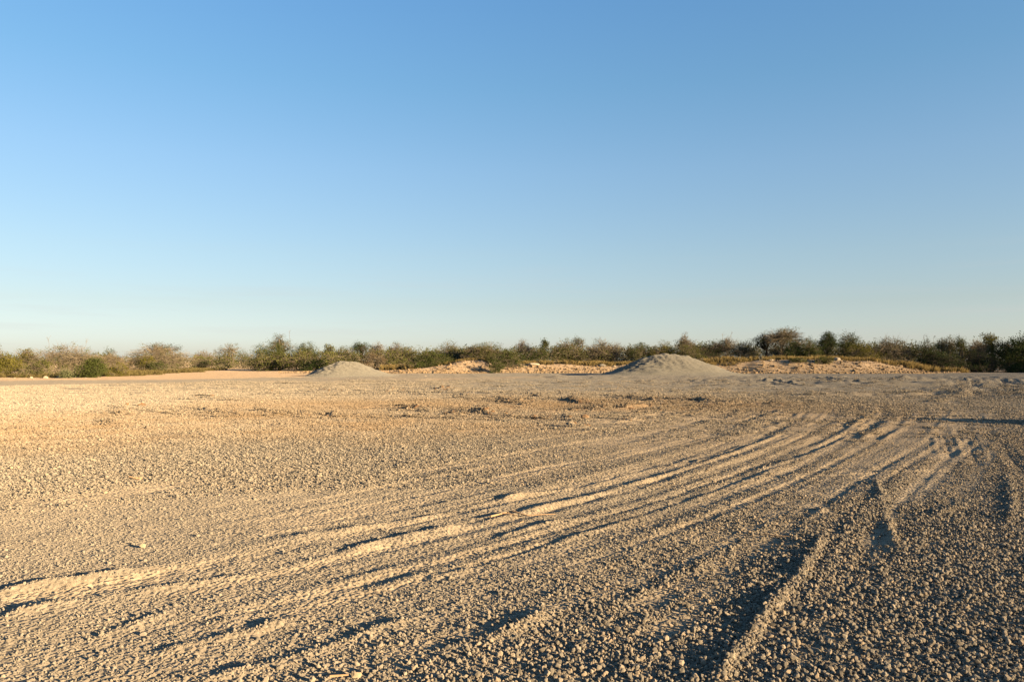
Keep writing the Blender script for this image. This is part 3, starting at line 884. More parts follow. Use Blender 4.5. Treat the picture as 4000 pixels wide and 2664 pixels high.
for i in rest:
    v, f = lows[int(rs.integers(12))]
    an = rs.uniform(0, 6.28); c, sn = math.cos(an), math.sin(an)
    vs.append((v @ np.array([[c, sn, 0], [-sn, c, 0], [0, 0, 1]])) * s[i] * 0.5 + [x[i] - 10, y[i] - 103, z[i]])
    fs.append(f + off); off += len(v)
o = obj('loose_rubble', mesh_np('loose_rubble', np.vstack(vs), np.vstack(fs), M_RUBBLE, False), rub)
o['kind'] = 'stuff'
print('rubble', n_, time.time() - T0)

def boulder(px, py_top, d, wpx, label, seed, mat=M_BOULDER, flat=0.62, name='boulder'):
    r_ = np.random.default_rng(seed)
    v, f = rock_shape(r_, ico(3), flat, 0.03)
    w_ = wpx / FPX * d / 2
    v = v * w_ * [1, 1, 0.75]
    xx = at(px, d); zz_ = float(H(np.array([xx]), np.array([d]))[0])
    ht = (v[:, 2].max() - v[:, 2].min())
    o = obj(name, mesh_np(name, v, f, mat, False), None, (xx, d, zz_ + ht * 0.12), (0, 0, r_.uniform(0, 6)))
    return tag(o, label, 'boulder', 'pale boulders at the edge of the yard')
boulder(3272, 1396, 104.5, 36, 'large white boulder on top of the rubble bank at right', 1, flat=0.75)
boulder(3203, 1398, 104.5, 20, 'small white boulder on the bank left of the large white one', 2, flat=0.85)
boulder(3012, 1410, 103, 26, 'flat pale slab on the bank below the bare spreading tree', 3, flat=0.4)
boulder(2085, 1416, 106.5, 50, 'wide flat pale rock on the rubble bank left of centre pile', 4, flat=0.3)
boulder(2030, 1420, 106.5, 14, 'small square pale rock at the left end of the wide flat rock', 5)
boulder(2352, 1415, 107.5, 34, 'grey rock on the bank top just left of the large pile', 6, flat=0.7, mat=simple_mat('grey_rock', (0.0935, 0.085, 0.07225), (0.153, 0.136, 0.1148), 4, 0.6, 0.04))
boulder(2400, 1412, 107.5, 16, 'small pale rock beside the grey rock on the bank top', 7)
boulder(124, 1458, 72, 14, 'leftmost rounded pale boulder at the foot of the brown thornbush', 8, flat=0.9)
boulder(181, 1455, 72, 20, 'middle and largest yellowish boulder below the brown thornbush', 9, flat=0.85)
boulder(232, 1454, 73, 18, 'pinkish pointed boulder right of the yellowish one at left', 10, flat=0.85)
boulder(337, 1470, 71, 10, 'small white stone in front of the dark green round bush', 11, flat=0.8)
boulder(132, 1480, 66, 7, 'small white stone on the dirt below the leftmost boulder', 12, flat=0.8)
boulder(58, 1467, 71, 8, 'small pale stone near the left edge under the yellow-green bush', 13, flat=0.8)
boulder(1592, 1472, 75, 13, 'white lump of stone on the grey sand right of the small pile', 14, flat=0.5)
boulder(1662, 1468, 78, 12, 'pale stone on the grey sand further right of the small pile', 15, flat=0.5)

# ------------------------------------------------------------------ plants
def tubes(P0, P1, r0, r1, sides=3):
    P0 = np.asarray(P0, float); P1 = np.asarray(P1, float)
    n_ = len(P0)
    d = P1 - P0; L = np.linalg.norm(d, axis=1, keepdims=True) + 1e-9; d = d / L
    up = np.where(np.abs(d[:, 2:3]) > 0.9, [[1.0, 0, 0]], [[0, 0, 1.0]])
    u = np.cross(d, up); u /= np.linalg.norm(u, axis=1, keepdims=True) + 1e-9
    v = np.cross(d, u)
    an = np.arange(sides) * 2 * math.pi / sides
    ring = u[:, None, :] * np.cos(an)[None, :, None] + v[:, None, :] * np.sin(an)[None, :, None]
    r0 = np.broadcast_to(r0, (n_,))[:, None, None]; r1 = np.broadcast_to(r1, (n_,))[:, None, None]
    A = P0[:, None, :] + ring * r0; B = P1[:, None, :] + ring * r1
    V_ = np.concatenate([A, B], 1).reshape(-1, 3)
    base = (np.arange(n_) * 2 * sides)[:, None]
    i = np.arange(sides); j = (i + 1) % sides
    F_ = np.stack([base + i, base + j, base + sides + j, base + sides + i], -1).reshape(-1, 4)
    return V_, F_

def cat_mesh(parts):
    vs, fs, ts = [], [], []; off = 0
    for v, f, t in parts:
        vs.append(v); fs.append(f + off); ts.append(np.broadcast_to(t, (len(v),))); off += len(v)
    return np.vstack(vs), np.vstack(fs), np.concatenate(ts)

def curve_tubes(A, B, r0, r1, rng, bend, segs=3, sides=3):
    """many curved tapering branches from A to B"""
    A = np.asarray(A, float); B = np.asarray(B, float); n_ = len(A)
    off = rng.normal(0, 1, (n_, 3)) * bend * np.linalg.norm(B - A, axis=1, keepdims=True)
    pts = []
    for k in range(segs + 1):
        t = k / segs
        pts.append(A * (1 - t) + B * t + off * math.sin(math.pi * t) + (rng.normal(0, bend * 0.25, (n_, 3)) * np.linalg.norm(B - A, axis=1, keepdims=True) if 0 < k < segs else 0))
    out = []
    r0 = np.broadcast_to(np.asarray(r0, float), (n_,)); r1 = np.broadcast_to(np.asarray(r1, float), (n_,))
    for k in range(segs):
        t0, t1 = k / segs, (k + 1) / segs
        out.append(tubes(pts[k], pts[k + 1], r0 * (1 - t0) + r1 * t0, r0 * (1 - t1) + r1 * t1, sides))
    return out

LEAF = {
    'green': simple_mat('leaf_green', (0.0165, 0.0225, 0.0065), (0.067, 0.077, 0.019), 3, tint=True, translucent=0.25),
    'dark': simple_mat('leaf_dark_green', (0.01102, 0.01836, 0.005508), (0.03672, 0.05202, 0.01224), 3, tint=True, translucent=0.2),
    'olive': simple_mat('leaf_olive', (0.02618, 0.02975, 0.00833), (0.09282, 0.09282, 0.02499), 3, tint=True, translucent=0.25),
    'yellow': simple_mat('leaf_yellow_green', (0.04768, 0.04488, 0.007854), (0.1178, 0.1066, 0.01963), 3, tint=True, translucent=0.3),
    'brown': simple_mat('leaf_dry_brown', (0.0561, 0.03825, 0.0204), (0.1224, 0.0867, 0.04845), 3, tint=True, translucent=0.2),
    'pale': simple_mat('leaf_pale_green', (0.051, 0.05865, 0.0255), (0.1122, 0.1173, 0.0561), 3, tint=True, translucent=0.25),
}
WOOD = {
    'tan': simple_mat('twig_tan', (0.066, 0.053, 0.036), (0.14, 0.114, 0.079), 5, tint=True),
    'grey': simple_mat('twig_grey', (0.0595, 0.04888, 0.03825), (0.1275, 0.1062, 0.08288), 5, tint=True),
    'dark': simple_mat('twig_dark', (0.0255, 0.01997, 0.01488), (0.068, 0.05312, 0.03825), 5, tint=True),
}

def crown_points(rng, n_, lobes):
    """points near the surfaces of ellipsoid lobes (c, r), and each point's lobe"""
    wts = np.array([l_[1][0] * l_[1][2] for l_ in lobes]); wts = wts / wts.sum()
    k = rng.choice(len(lobes), n_, p=wts)
    C = np.array([l_[0] for l_ in lobes])[k]; Rd = np.array([l_[1] for l_ in lobes])[k]
    d = rng.normal(size=(n_, 3)); d /= np.linalg.norm(d, axis=1, keepdims=True)
    rad = rng.uniform(0.25, 1, n_) ** 0.45 * (1 + 0.10 * rng.normal(size=n_))
    return C + d * Rd * rad[:, None], k

def plant(name, label, cat, x0, x1, ytop, d, leaf='green', wood='tan', leaves=1600, twigs=500, trunk=0.12, flat=0.0, seed=0,
          group=None, spikes=0, leafsize=0.11, lean=0.0, low=0.0, nl=None, wy=0.8, base=None):
    rng = np.random.default_rng(seed * 7 + 3)
    cx = (x0 + x1) / 2; X = at(cx, d); W = (x1 - x0) / FPX * d
    zg = float(H(np.array([X]), np.array([float(d)]))[0])
    ht = zat(ytop, d) - zg
    root = bpy.data.objects.new(name, None); COL.objects.link(root); root.location = (X, d, zg)
    tag(root, label, cat, group)
    # lobes of the crown; trunk = share of the height that is clear stem
    bot = ht * trunk
    W *= 1.16; nl = int((nl or max(6, int(W * 1.8))) * 1.25); leaves = int(leaves * (2.4 if leaves > 1700 else 1.5)) + 350; twigs = int(twigs * 0.8); leafsize *= 1.3
    ht = ht + 0.012 * d * 0.5 if ht < 6.5 else ht
    lobes = []
    for q in range(nl):
        u = rng.uniform(-1, 1); v = rng.uniform(-1, 1)
        if u * u + v * v > 1: u *= 0.7; v *= 0.6
        dome = math.sqrt(max(0.0, 1 - 0.85 * (u * u + v * v)))
        top = bot + (ht - bot) * (flat + (1 - flat) * dome) * rng.uniform(0.9, 1.06)
        rz = min((top - bot) * rng.uniform(0.3, 0.52), W * 0.45) * (1 - 0.45 * flat)
        rx = W * rng.uniform(0.18, 0.3)
        lobes.append(((u * (W / 2 - rx * 0.8) + lean * W, v * (W / 2) * wy * 0.6, top - rz), (rx, rx * wy, rz)))
    # one lobe fixes the highest point
    rz = (ht - bot) * 0.3; lobes.append(((lean * W + rng.uniform(-.12, .12) * W, 0, ht - rz), (W * 0.22, W * 0.2, rz)))
    if low > 0:
        for q in range(int(nl * 0.8)):
            u = rng.uniform(-1, 1)
            rz = ht * rng.uniform(0.14, 0.24); rx = W * rng.uniform(0.13, 0.2)
            lobes.append(((u * (W / 2 - rx * 0.8), -abs(rng.normal(0, 0.25)) * W * wy, rz * 0.9), (rx, rx * wy, rz)))
    # stems
    stems = 1 if trunk > 0.3 else int(rng.integers(3, 6))
    rt = max(0.035, 0.03 * ht) * (1.5 if stems == 1 else 1.0)
    LC = np.array([l_[0] for l_ in lobes]); LC[:, 2] = np.maximum(LC[:, 2], 0.1)
    wparts = []
    if stems == 1:
        fork = np.array([lean * W * 0.4 + rng.normal(0, 0.05) * ht, 0, bot * 0.95])
        for V_, F_ in curve_tubes([[0, 0, -0.1]], [fork], rt, rt * 0.75, rng, 0.06, 4, 6): wparts.append((V_, F_, 0.35))
        starts = np.repeat(fork[None], len(LC), 0)
    else:
        bs = np.stack([rng.normal(0, 0.05 * W, stems), rng.normal(0, 0.05 * W, stems), np.full(stems, -0.1)], 1)
        starts = bs[rng.integers(0, stems, len(LC))]
    for V_, F_ in curve_tubes(starts, LC, rt * 0.55, rt * 0.22, rng, 0.12, 4, 4): wparts.append((V_, F_, rng.uniform(0.3, 0.7)))
    # twigs
    tips, kk = crown_points(rng, twigs, lobes)
    tips[:, 2] = np.maximum(tips[:, 2], 0.05)
    src = LC[kk] + (tips - LC[kk]) * rng.uniform(0.05, 0.5, (twigs, 1)) + rng.normal(0, 0.1, (twigs, 3))
    tw = max(0.008, 0.00011 * d)
    tv = rng.uniform(0, 1, twigs)
    for V_, F_ in curve_tubes(src, tips, tw * 1.5, tw * 0.55, rng, 0.13, 2 if twigs < 900 else 1, 3): wparts.append((V_, F_, np.repeat(tv, 6)))
    # finer side twigs off the outer half
    pick = rng.integers(0, twigs, twigs)
    st = src[pick] * 0.4 + tips[pick] * 0.6
    en = st + (tips[pick] - src[pick]) * 0.35 + rng.normal(0, 0.16, (twigs, 3)) * (1 + 0.1 * ht)
    V_, F_ = tubes(st, en, tw * 0.9, tw * 0.4, 3); wparts.append((V_, F_, np.repeat(tv[pick], 6)))
    for q in range(spikes):
        b0 = tips[rng.integers(0, twigs)] * [1, 1, 0] + [0, 0, ht * 0.8]
        e0 = b0 + [rng.normal(0, 0.25), rng.normal(0, 0.2), ht * rng.uniform(0.22, 0.32)]
        for V_, F_ in curve_tubes([b0], [e0], tw * 2, tw, rng, 0.08, 3, 3): wparts.append((V_, F_, 0.8))
        m0 = (b0 + e0) / 2 + [0, 0, 0.1]
        fr = np.repeat(m0[None], 7, 0) + rng.uniform(0, 1, (7, 1)) * (e0 - m0)
        V_, F_ = tubes(fr, fr + rng.normal(0, 0.22, (7, 3)) + [0, 0, 0.15], tw, tw * 0.5, 3); wparts.append((V_, F_, 0.8))
    V_, F_, t_ = cat_mesh(wparts)
    obj('branches' if stems > 1 else 'trunk', mesh_np('branches', V_, F_, WOOD[wood], False, {'tint': t_}), root)
    # leaves, in sprays round twig ends
    if leaves:
        ns = max(26, leaves // 20)
        pts, k2 = crown_points(rng, ns, lobes)
        rep = rng.integers(0, ns, leaves)
        P = pts[rep] + rng.normal(0, 0.15 + 0.016 * ht, (leaves, 3)) * [1, 1, 0.75]
        P[:, 2] = np.maximum(P[:, 2], 0.04)
        nrm = rng.normal(size=(leaves, 3)); nrm /= np.linalg.norm(nrm, axis=1, keepdims=True)
        a1 = np.cross(nrm, rng.normal(size=(leaves, 3))); a1 /= np.linalg.norm(a1, axis=1, keepdims=True)
        a2 = np.cross(nrm, a1)
        L_ = leafsize * rng.uniform(0.6, 1.3, (leaves, 1)); Wd = L_ * rng.uniform(0.35, 0.6, (leaves, 1))
        Q = np.stack([P - a1 * L_ * 0.5, P + a2 * Wd * 0.5 + nrm * Wd * 0.15, P + a1 * L_ * 0.5, P - a2 * Wd * 0.5 + nrm * Wd * 0.15], 1).reshape(-1, 3)
        F_ = np.arange(leaves * 4).reshape(-1, 4)
        clump = rng.uniform(0, 1, ns)[rep] * 0.6 + rng.uniform(0, 0.4, leaves)
        obj('crown' if cat == 'tree' else 'foliage', mesh_np('foliage', Q, F_, LEAF[leaf], False, {'tint': np.repeat(clump, 4)}), root)
    return root

B, T = 'bush', 'tree'
GW = 'scrub along the edge of the yard'
PL = [
    # name, label, cat, x0, x1, ytop, dist, kw
    ('green_bush', 'yellow-green leafy bush cut by the left edge of the picture', B, -60, 92, 1388, 78, dict(leaf='yellow', leaves=2600, low=1)),
    ('bare_bush', 'bare grey bush behind the yellow-green one at the left edge', B, -120, 30, 1352, 90, dict(leaf='olive', leaves=150, twigs=900, wood='grey', spikes=2)),
    ('flat_topped_bush', 'small flat-topped yellowish bush just left of the big brown thornbush', B, 45, 142, 1374, 86, dict(leaf='yellow', leaves=1000, twigs=400, flat=.5)),
    ('bare_thornbush', 'large leafless brown dome of thornbush near the left edge', B, 112, 402, 1348, 84, dict(leaf='olive', leaves=900, twigs=2300, spikes=2, low=1, nl=14)),
    ('low_shrub', 'low olive shrub behind the three pale boulders', B, 90, 225, 1424, 75, dict(leaf='olive', leaves=1300, twigs=350, low=1)),
    ('round_bush', 'dense dark green round bush in front of the brown thornbush', B, 303, 413, 1417, 74, dict(leaf='green', leaves=3600, twigs=250, low=1, trunk=.03)),
    ('low_shrub', 'low yellowish shrub just right of the dark green round bush', B, 405, 500, 1428, 80, dict(leaf='yellow', leaves=900, twigs=350, low=1, trunk=.03)),
    ('green_bush', 'small green bush peeking out right behind the brown thornbush', B, 398, 472, 1374, 105, dict(leaf='green', leaves=1100, twigs=200)),
    ('bare_bush', 'low leafless brown bush between the two big bare domes at left', B, 385, 500, 1386, 98, dict(leaf='brown', leaves=300, twigs=900, low=1)),
    ('bare_thornbush', 'wide bare thornbush with flat dark leafy top left of the road', B, 470, 770, 1352, 106, dict(leaf='olive', leaves=1200, twigs=2300, low=1, nl=15)),
    ('flat_topped_tree', 'dark flat-topped leafy tree rising out of the wide bare thornbush', T, 565, 705, 1352, 110, dict(leaf='dark', leaves=700, twigs=350, flat=.7, trunk=.35, wood='dark')),
    ('green_bush', 'small bright green bush before the middle of the wide bare thornbush', B, 543, 604, 1393, 101, dict(leaf='yellow', leaves=900, twigs=150)),
    ('low_shrub', 'low green shrub by the dirt below the wide bare thornbush', B, 575, 655, 1426, 100, dict(leaf='green', leaves=1100, twigs=150, low=1, trunk=.03)),
    ('low_shrub', 'tiny green shrub at the grass tip left of the road', B, 662, 706, 1431, 112, dict(leaf='green', leaves=600, twigs=120, low=1, trunk=.03)),
    ('dark_shrub', 'dark low shrub at the left side of the road mouth', B, 752, 824, 1414, 142, dict(leaf='dark', leaves=900, twigs=250, low=1, wood='dark')),
    ('bare_bush', 'brown leafless bush beyond the road, left of the flat-topped olive tree', B, 750, 850, 1376, 165, dict(leaf='brown', leaves=400, twigs=700, low=1)),
    ('flat_topped_tree', 'flat-topped olive tree beyond the road left of the green thicket', T, 826, 952, 1352, 178, dict(leaf='olive', leaves=1500, twigs=400, flat=.5, low=1)),
    ('green_bush', 'green bush beyond the road right beside the green thicket', B, 912, 990, 1384, 168, dict(leaf='green', leaves=1100, twigs=200, low=1)),
    ('leafy_tree', 'broad green leafy tree at the right side of the road', T, 960, 1140, 1346, 130, dict(leaf='green', leaves=7500, twigs=220, low=1, nl=12, trunk=.05)),
    ('slim_tree', 'slim tree with brownish crown rising above the broad green tree', T, 1045, 1140, 1314, 134, dict(leaf='olive', leaves=1300, twigs=400, trunk=.45, wood='grey', spikes=1)),
    ('leafy_tree', 'second green leafy tree just right of the broad green one', T, 1115, 1255, 1348, 131, dict(leaf='green', leaves=6000, twigs=200, low=1)),
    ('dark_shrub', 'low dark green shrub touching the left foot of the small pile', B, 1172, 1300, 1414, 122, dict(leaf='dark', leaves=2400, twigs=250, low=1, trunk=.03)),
    ('spiky_tree', 'thin pale green spiky treetop above the small pile on its left', T, 1258, 1312, 1357, 140, dict(leaf='pale', leaves=420, twigs=150, trunk=.5, leafsize=.22)),
    ('olive_bush', 'sprawling olive bush behind the peak of the small pile', B, 1268, 1412, 1366, 128, dict(leaf='olive', leaves=2400, twigs=600, low=1)),
    ('flat_topped_tree', 'dark flat-topped tree above the right slope of the small pile', T, 1362, 1460, 1351, 132, dict(leaf='dark', leaves=1500, twigs=350, flat=.6, trunk=.4, wood='dark')),
    ('bare_tree', 'pale leafless treetop right of the dark flat-topped tree', T, 1436, 1512, 1347, 136, dict(leaf='brown', leaves=150, twigs=700, trunk=.35)),
    ('brown_bush', 'brownish bush by the right foot of the small pile', B, 1412, 1516, 1388, 114, dict(leaf='brown', leaves=900, twigs=700, low=1)),
    ('bare_tree', 'grey-brown twiggy tree behind the dry grass right of the small pile', T, 1500, 1584, 1344, 138, dict(leaf='olive', leaves=500, twigs=700, trunk=.3, wood='grey')),
    ('olive_bush', 'olive bush behind the dry grass right of the small pile', B, 1520, 1650, 1364, 126, dict(leaf='olive', leaves=2000, twigs=500, low=1)),
    ('round_bush', 'dark green round bush standing before the scrub near the centre', B, 1588, 1772, 1388, 110, dict(leaf='green', leaves=4600, twigs=300, low=1, trunk=.03, nl=12)),
    ('olive_tree', 'olive tree rising behind the central dark green round bush', T, 1690, 1812, 1344, 128, dict(leaf='olive', leaves=2200, twigs=600, low=1)),
    ('olive_bush', 'wide olive bush above the orange rubble mound', B, 1796, 1996, 1350, 122, dict(leaf='olive', leaves=3200, twigs=900, low=1, nl=12)),
    ('green_bush', 'green bush hanging down over the gap in the rubble bank', B, 1905, 2046, 1378, 105.5, dict(leaf='green', leaves=2600, twigs=400, low=1)),
    ('low_shrub', 'small dark green shrub at the bottom of the rubble gap', B, 1906, 1968, 1420, 101.5, dict(leaf='green', leaves=1200, twigs=120, low=1, trunk=.03)),
    ('bare_tree', 'grey leafless tree right of the rubble gap', T, 1996, 2092, 1335, 124, dict(leaf='olive', leaves=350, twigs=900, trunk=.25, wood='grey', low=1)),
    ('green_bush', 'olive green bush below the grey leafless tree and the bright sprig', B, 2040, 2150, 1368, 118, dict(leaf='green', leaves=1900, twigs=400, low=1)),
    ('slim_tree', 'thin bright green sprig of a tree standing above the scrub', T, 2112, 2142, 1339, 122, dict(leaf='green', leaves=330, twigs=60, trunk=.6, leafsize=.16)),
    ('olive_bush', 'grey-green bush left of the widest bare brown bush', B, 2142, 2292, 1338, 122, dict(leaf='olive', leaves=2200, twigs=900, low=1)),
    ('flat_topped_tree', 'tiny dark umbrella-shaped treetop above the middle of the scrub', T, 2225, 2292, 1333, 128, dict(leaf='olive', leaves=300, twigs=160, flat=.8, trunk=.5, wood='grey')),
    ('bare_bush', 'wide bare brown bush left of the large pile', B, 2270, 2450, 1332, 122, dict(leaf='olive', leaves=700, twigs=2000, low=1, nl=12)),
    ('green_bush', 'green bush directly behind the left shoulder of the large pile', B, 2428, 2566, 1350, 119, dict(leaf='green', leaves=2400, twigs=500, low=1)),
    ('yellow_bush', 'yellowish bush behind the top of the large pile', B, 2536, 2640, 1345, 118, dict(leaf='yellow', leaves=1800, twigs=500, low=1)),
    ('bare_tree', 'pale leafless tree above the peak of the large pile', T, 2632, 2722, 1317, 124, dict(leaf='brown', leaves=100, twigs=800, trunk=.35)),
    ('green_bush', 'olive bush behind the right slope of the large pile', B, 2612, 2752, 1346, 117, dict(leaf='olive', leaves=2200, twigs=500, low=1)),
    ('dark_bush', 'dark grey-brown bush right of the large pile', B, 2728, 2866, 1340, 119, dict(leaf='dark', leaves=1500, twigs=1300, low=1, wood='dark')),
    ('bare_tree', 'leafless tree with upright twigs behind the dark grey-brown bush', T, 2800, 2900, 1326, 126, dict(leaf='brown', leaves=100, twigs=700, trunk=.3, spikes=2)),
    ('dark_bush', 'brown bush with dark green top left of the leaning sparse tree', B, 2850, 2962, 1340, 119, dict(leaf='dark', leaves=1300, twigs=900, low=1)),
    ('sparse_tree', 'sparse leaning tree with dark leaves left of the bare spreading tree', T, 2938, 3044, 1308, 118, dict(leaf='dark', leaves=700, twigs=500, trunk=.45, wood='dark', lean=-.1)),
    ('spreading_tree', 'tallest tree, bare and spreading, with forked trunk above the rubble bank', T, 2962, 3172, 1293, 116, dict(leaf='olive', leaves=1300, twigs=1700, trunk=.3, nl=15, wood='tan', flat=.25)),
    ('olive_bush', 'brownish olive bush behind the trunk of the bare spreading tree', B, 2975, 3115, 1352, 124, dict(leaf='olive', leaves=2200, twigs=700, low=1)),
    ('dark_bush', 'dark green bush at the foot of the bare spreading tree', B, 3066, 3140, 1354, 113, dict(leaf='dark', leaves=2000, twigs=250, low=1)),
    ('green_bush', 'lighter green bush between the spreading tree and the dark tall tree', B, 3126, 3206, 1343, 112, dict(leaf='green', leaves=2100, twigs=300, low=1)),
    ('leafy_tree', 'dark green tall tree with leaning trunk behind the white boulders', T, 3186, 3278, 1312, 114, dict(leaf='dark', leaves=3000, twigs=300, trunk=.2, wood='dark')),
    ('leafy_tree', 'round-topped green tree right of the dark tall tree', T, 3262, 3386, 1313, 115, dict(leaf='green', leaves=3400, twigs=500, trunk=.12)),
    ('yellow_bush', 'yellow-green bush in front of the round-topped green tree', B, 3300, 3446, 1345, 111, dict(leaf='yellow', leaves=2600, twigs=500, low=1)),
    ('bare_thornbush', 'broad brownish dome of bush right of the yellow-green bush', B, 3395, 3568, 1318, 112, dict(leaf='olive', leaves=1500, twigs=2000, low=1, nl=12)),
    ('dark_bush', 'dark leafy bush with bare spikes right of the broad brownish dome', B, 3562, 3668, 1334, 110, dict(leaf='dark', leaves=2200, twigs=700, low=1, spikes=3, wood='dark')),
    ('leafy_tree', 'flat olive treetop on a thin trunk toward the right edge', T, 3650, 3752, 1327, 112, dict(leaf='olive', leaves=1500, twigs=600, flat=.5, trunk=.35)),
    ('slim_tree', 'narrow bright green treetop beside the flat olive one', T, 3722, 3776, 1324, 110, dict(leaf='green', leaves=1300, twigs=150, trunk=.4)),
    ('bare_thornbush', 'low dome of bare brown twigs left of the spiky tree', B, 3752, 3872, 1338, 111, dict(leaf='brown', leaves=400, twigs=1500, low=1)),
    ('spiky_tree', 'spiky yellow-green tree with leaves bursting from the top near right edge', T, 3822, 3905, 1306, 112, dict(leaf='yellow', leaves=1500, twigs=400, trunk=.2, leafsize=.18, low=1)),
    ('leafy_tree', 'large dense dark green tree cut by the right edge', T, 3866, 4110, 1316, 109, dict(leaf='dark', leaves=8000, twigs=500, low=1, nl=16, trunk=.04, leafsize=.17)),
    ('green_bush', 'green bush in front of the dense dark tree at the right edge', B, 3890, 4030, 1402, 107.5, dict(leaf='green', leaves=2600, twigs=300, low=1, trunk=.03)),
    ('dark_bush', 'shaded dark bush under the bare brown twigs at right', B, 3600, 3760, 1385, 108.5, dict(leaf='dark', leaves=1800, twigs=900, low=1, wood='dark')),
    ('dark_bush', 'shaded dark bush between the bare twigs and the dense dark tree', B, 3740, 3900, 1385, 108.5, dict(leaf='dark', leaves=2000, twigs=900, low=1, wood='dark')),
    ('low_shrub', 'small olive shrub on the pale slope under the white boulders', B, 3178, 3254, 1407, 101.5, dict(leaf='olive', leaves=900, twigs=150, low=1, trunk=.03)),
    ('low_shrub', 'low creeping shrub left of the small olive one on the bank', B, 3078, 3156, 1417, 101.5, dict(leaf='olive', leaves=700, twigs=120, low=1, trunk=.03)),
    ('low_shrub', 'small pale grey-green shrub beside the pinkish boulder', B, 244, 282, 1459, 72, dict(leaf='pale', leaves=500, twigs=60, low=1, trunk=.03)),
]
for i, (nm, lb, ct, x0, x1, yt, d, kw) in enumerate(PL):
    plant(nm, lb, ct, x0, x1, yt, d, seed=i + 1, group=GW, **kw)
# trees that stand just past the right edge and shade the right-hand scrub
for i, (X, d, hh, ww) in enumerate([(80, 100, 5.6, 5), (85, 96, 5.2, 5), (90, 101, 6.0, 6), (84, 106, 5.4, 5), (92, 93, 5.6, 6), (79, 107, 5.2, 5)]):
    px = 2000 + X / d * FPX; hw = ww / d * FPX / 2
    plant('leafy_tree', 'dark leafy tree standing out of view past the right edge', T, px - hw, px + hw, 1412 - (hh - 1.6) / d * FPX, d, leaf='dark', leaves=3200, twigs=300, low=1, seed=200 + i, group='trees past the right edge')
print('plants', time.time() - T0)

# ------------------------------------------------------------------ backing thicket (one mass)
rng = np.random.default_rng(77)
pv, pt, lv, lt_ = [], [], [], []
wp = []
NB = 380
for q in range(NB):
    d = rng.uniform(124, 175) if q > 120 else rng.uniform(118, 132); px = rng.uniform(-300, 4300)
    if px < 1000: d += 25
    X = at(px, d); zg = float(bank(np.array([X]), np.array([d]))[0])
    topy = np.interp(px, [0, 400, 760, 960, 1200, 1600, 2000, 2600, 3100, 3500, 4000], [1386, 1378, 1382, 1370, 1354, 1352, 1348, 1336, 1328, 1326, 1322]) + rng.uniform(-8, 14)
    ht = zat(topy, d) - zg; W = rng.uniform(3.5, 7)
    lob = [((X + rng.uniform(-.3, .3) * W, d + rng.uniform(-.3, .3) * W, zg + ht * rng.uniform(.2, .68)), (W * .32, W * .3, ht * .32)) for _ in range(6)]
    tp, k2 = crown_points(rng, 100, lob)
    tp[:, 2] = np.maximum(tp[:, 2], zg)
    C = np.array([l_[0] for l_ in lob])[k2]
    V_, F_ = tubes(C + (tp - C) * 0.3, tp + rng.normal(0, .1, tp.shape), 0.02, 0.009, 3); wp.append((V_, F_, np.repeat(rng.uniform(0, 1, 100), 6)))
    nL = 290
    P = tp[rng.integers(0, 100, nL)] + rng.normal(0, .2, (nL, 3))
    a1 = rng.normal(size=(nL, 3)); a1 /= np.linalg.norm(a1, axis=1, keepdims=True)
    a2 = np.cross(a1, rng.normal(size=(nL, 3))); a2 /= np.linalg.norm(a2, axis=1, keepdims=True)
    s = rng.uniform(.1, .22, (nL, 1))
    lv.append(np.stack([P - a1 * s, P + a2 * s * .45, P + a1 * s, P - a2 * s * .45], 1).reshape(-1, 3)); lt_.append(np.full(nL * 4, rng.uniform()))
V_, F_, t_ = cat_mesh(wp)
tk = tag(bpy.data.objects.new('thicket', None), 'mass of olive and brown scrub filling the distance behind the single bushes', 'scrub', None, 'stuff'); COL.objects.link(tk)
tk.location = (0, 150, 0)
o = obj('branches', mesh_np('branches', V_ - [0, 150, 0], F_, WOOD['tan'], False, {'tint': t_}), tk)
LV = np.vstack(lv) - [0, 150, 0]
o = obj('foliage', mesh_np('foliage', LV, np.arange(len(LV)).reshape(-1, 4), LEAF['olive'], False, {'tint': np.concatenate(lt_)}), tk)

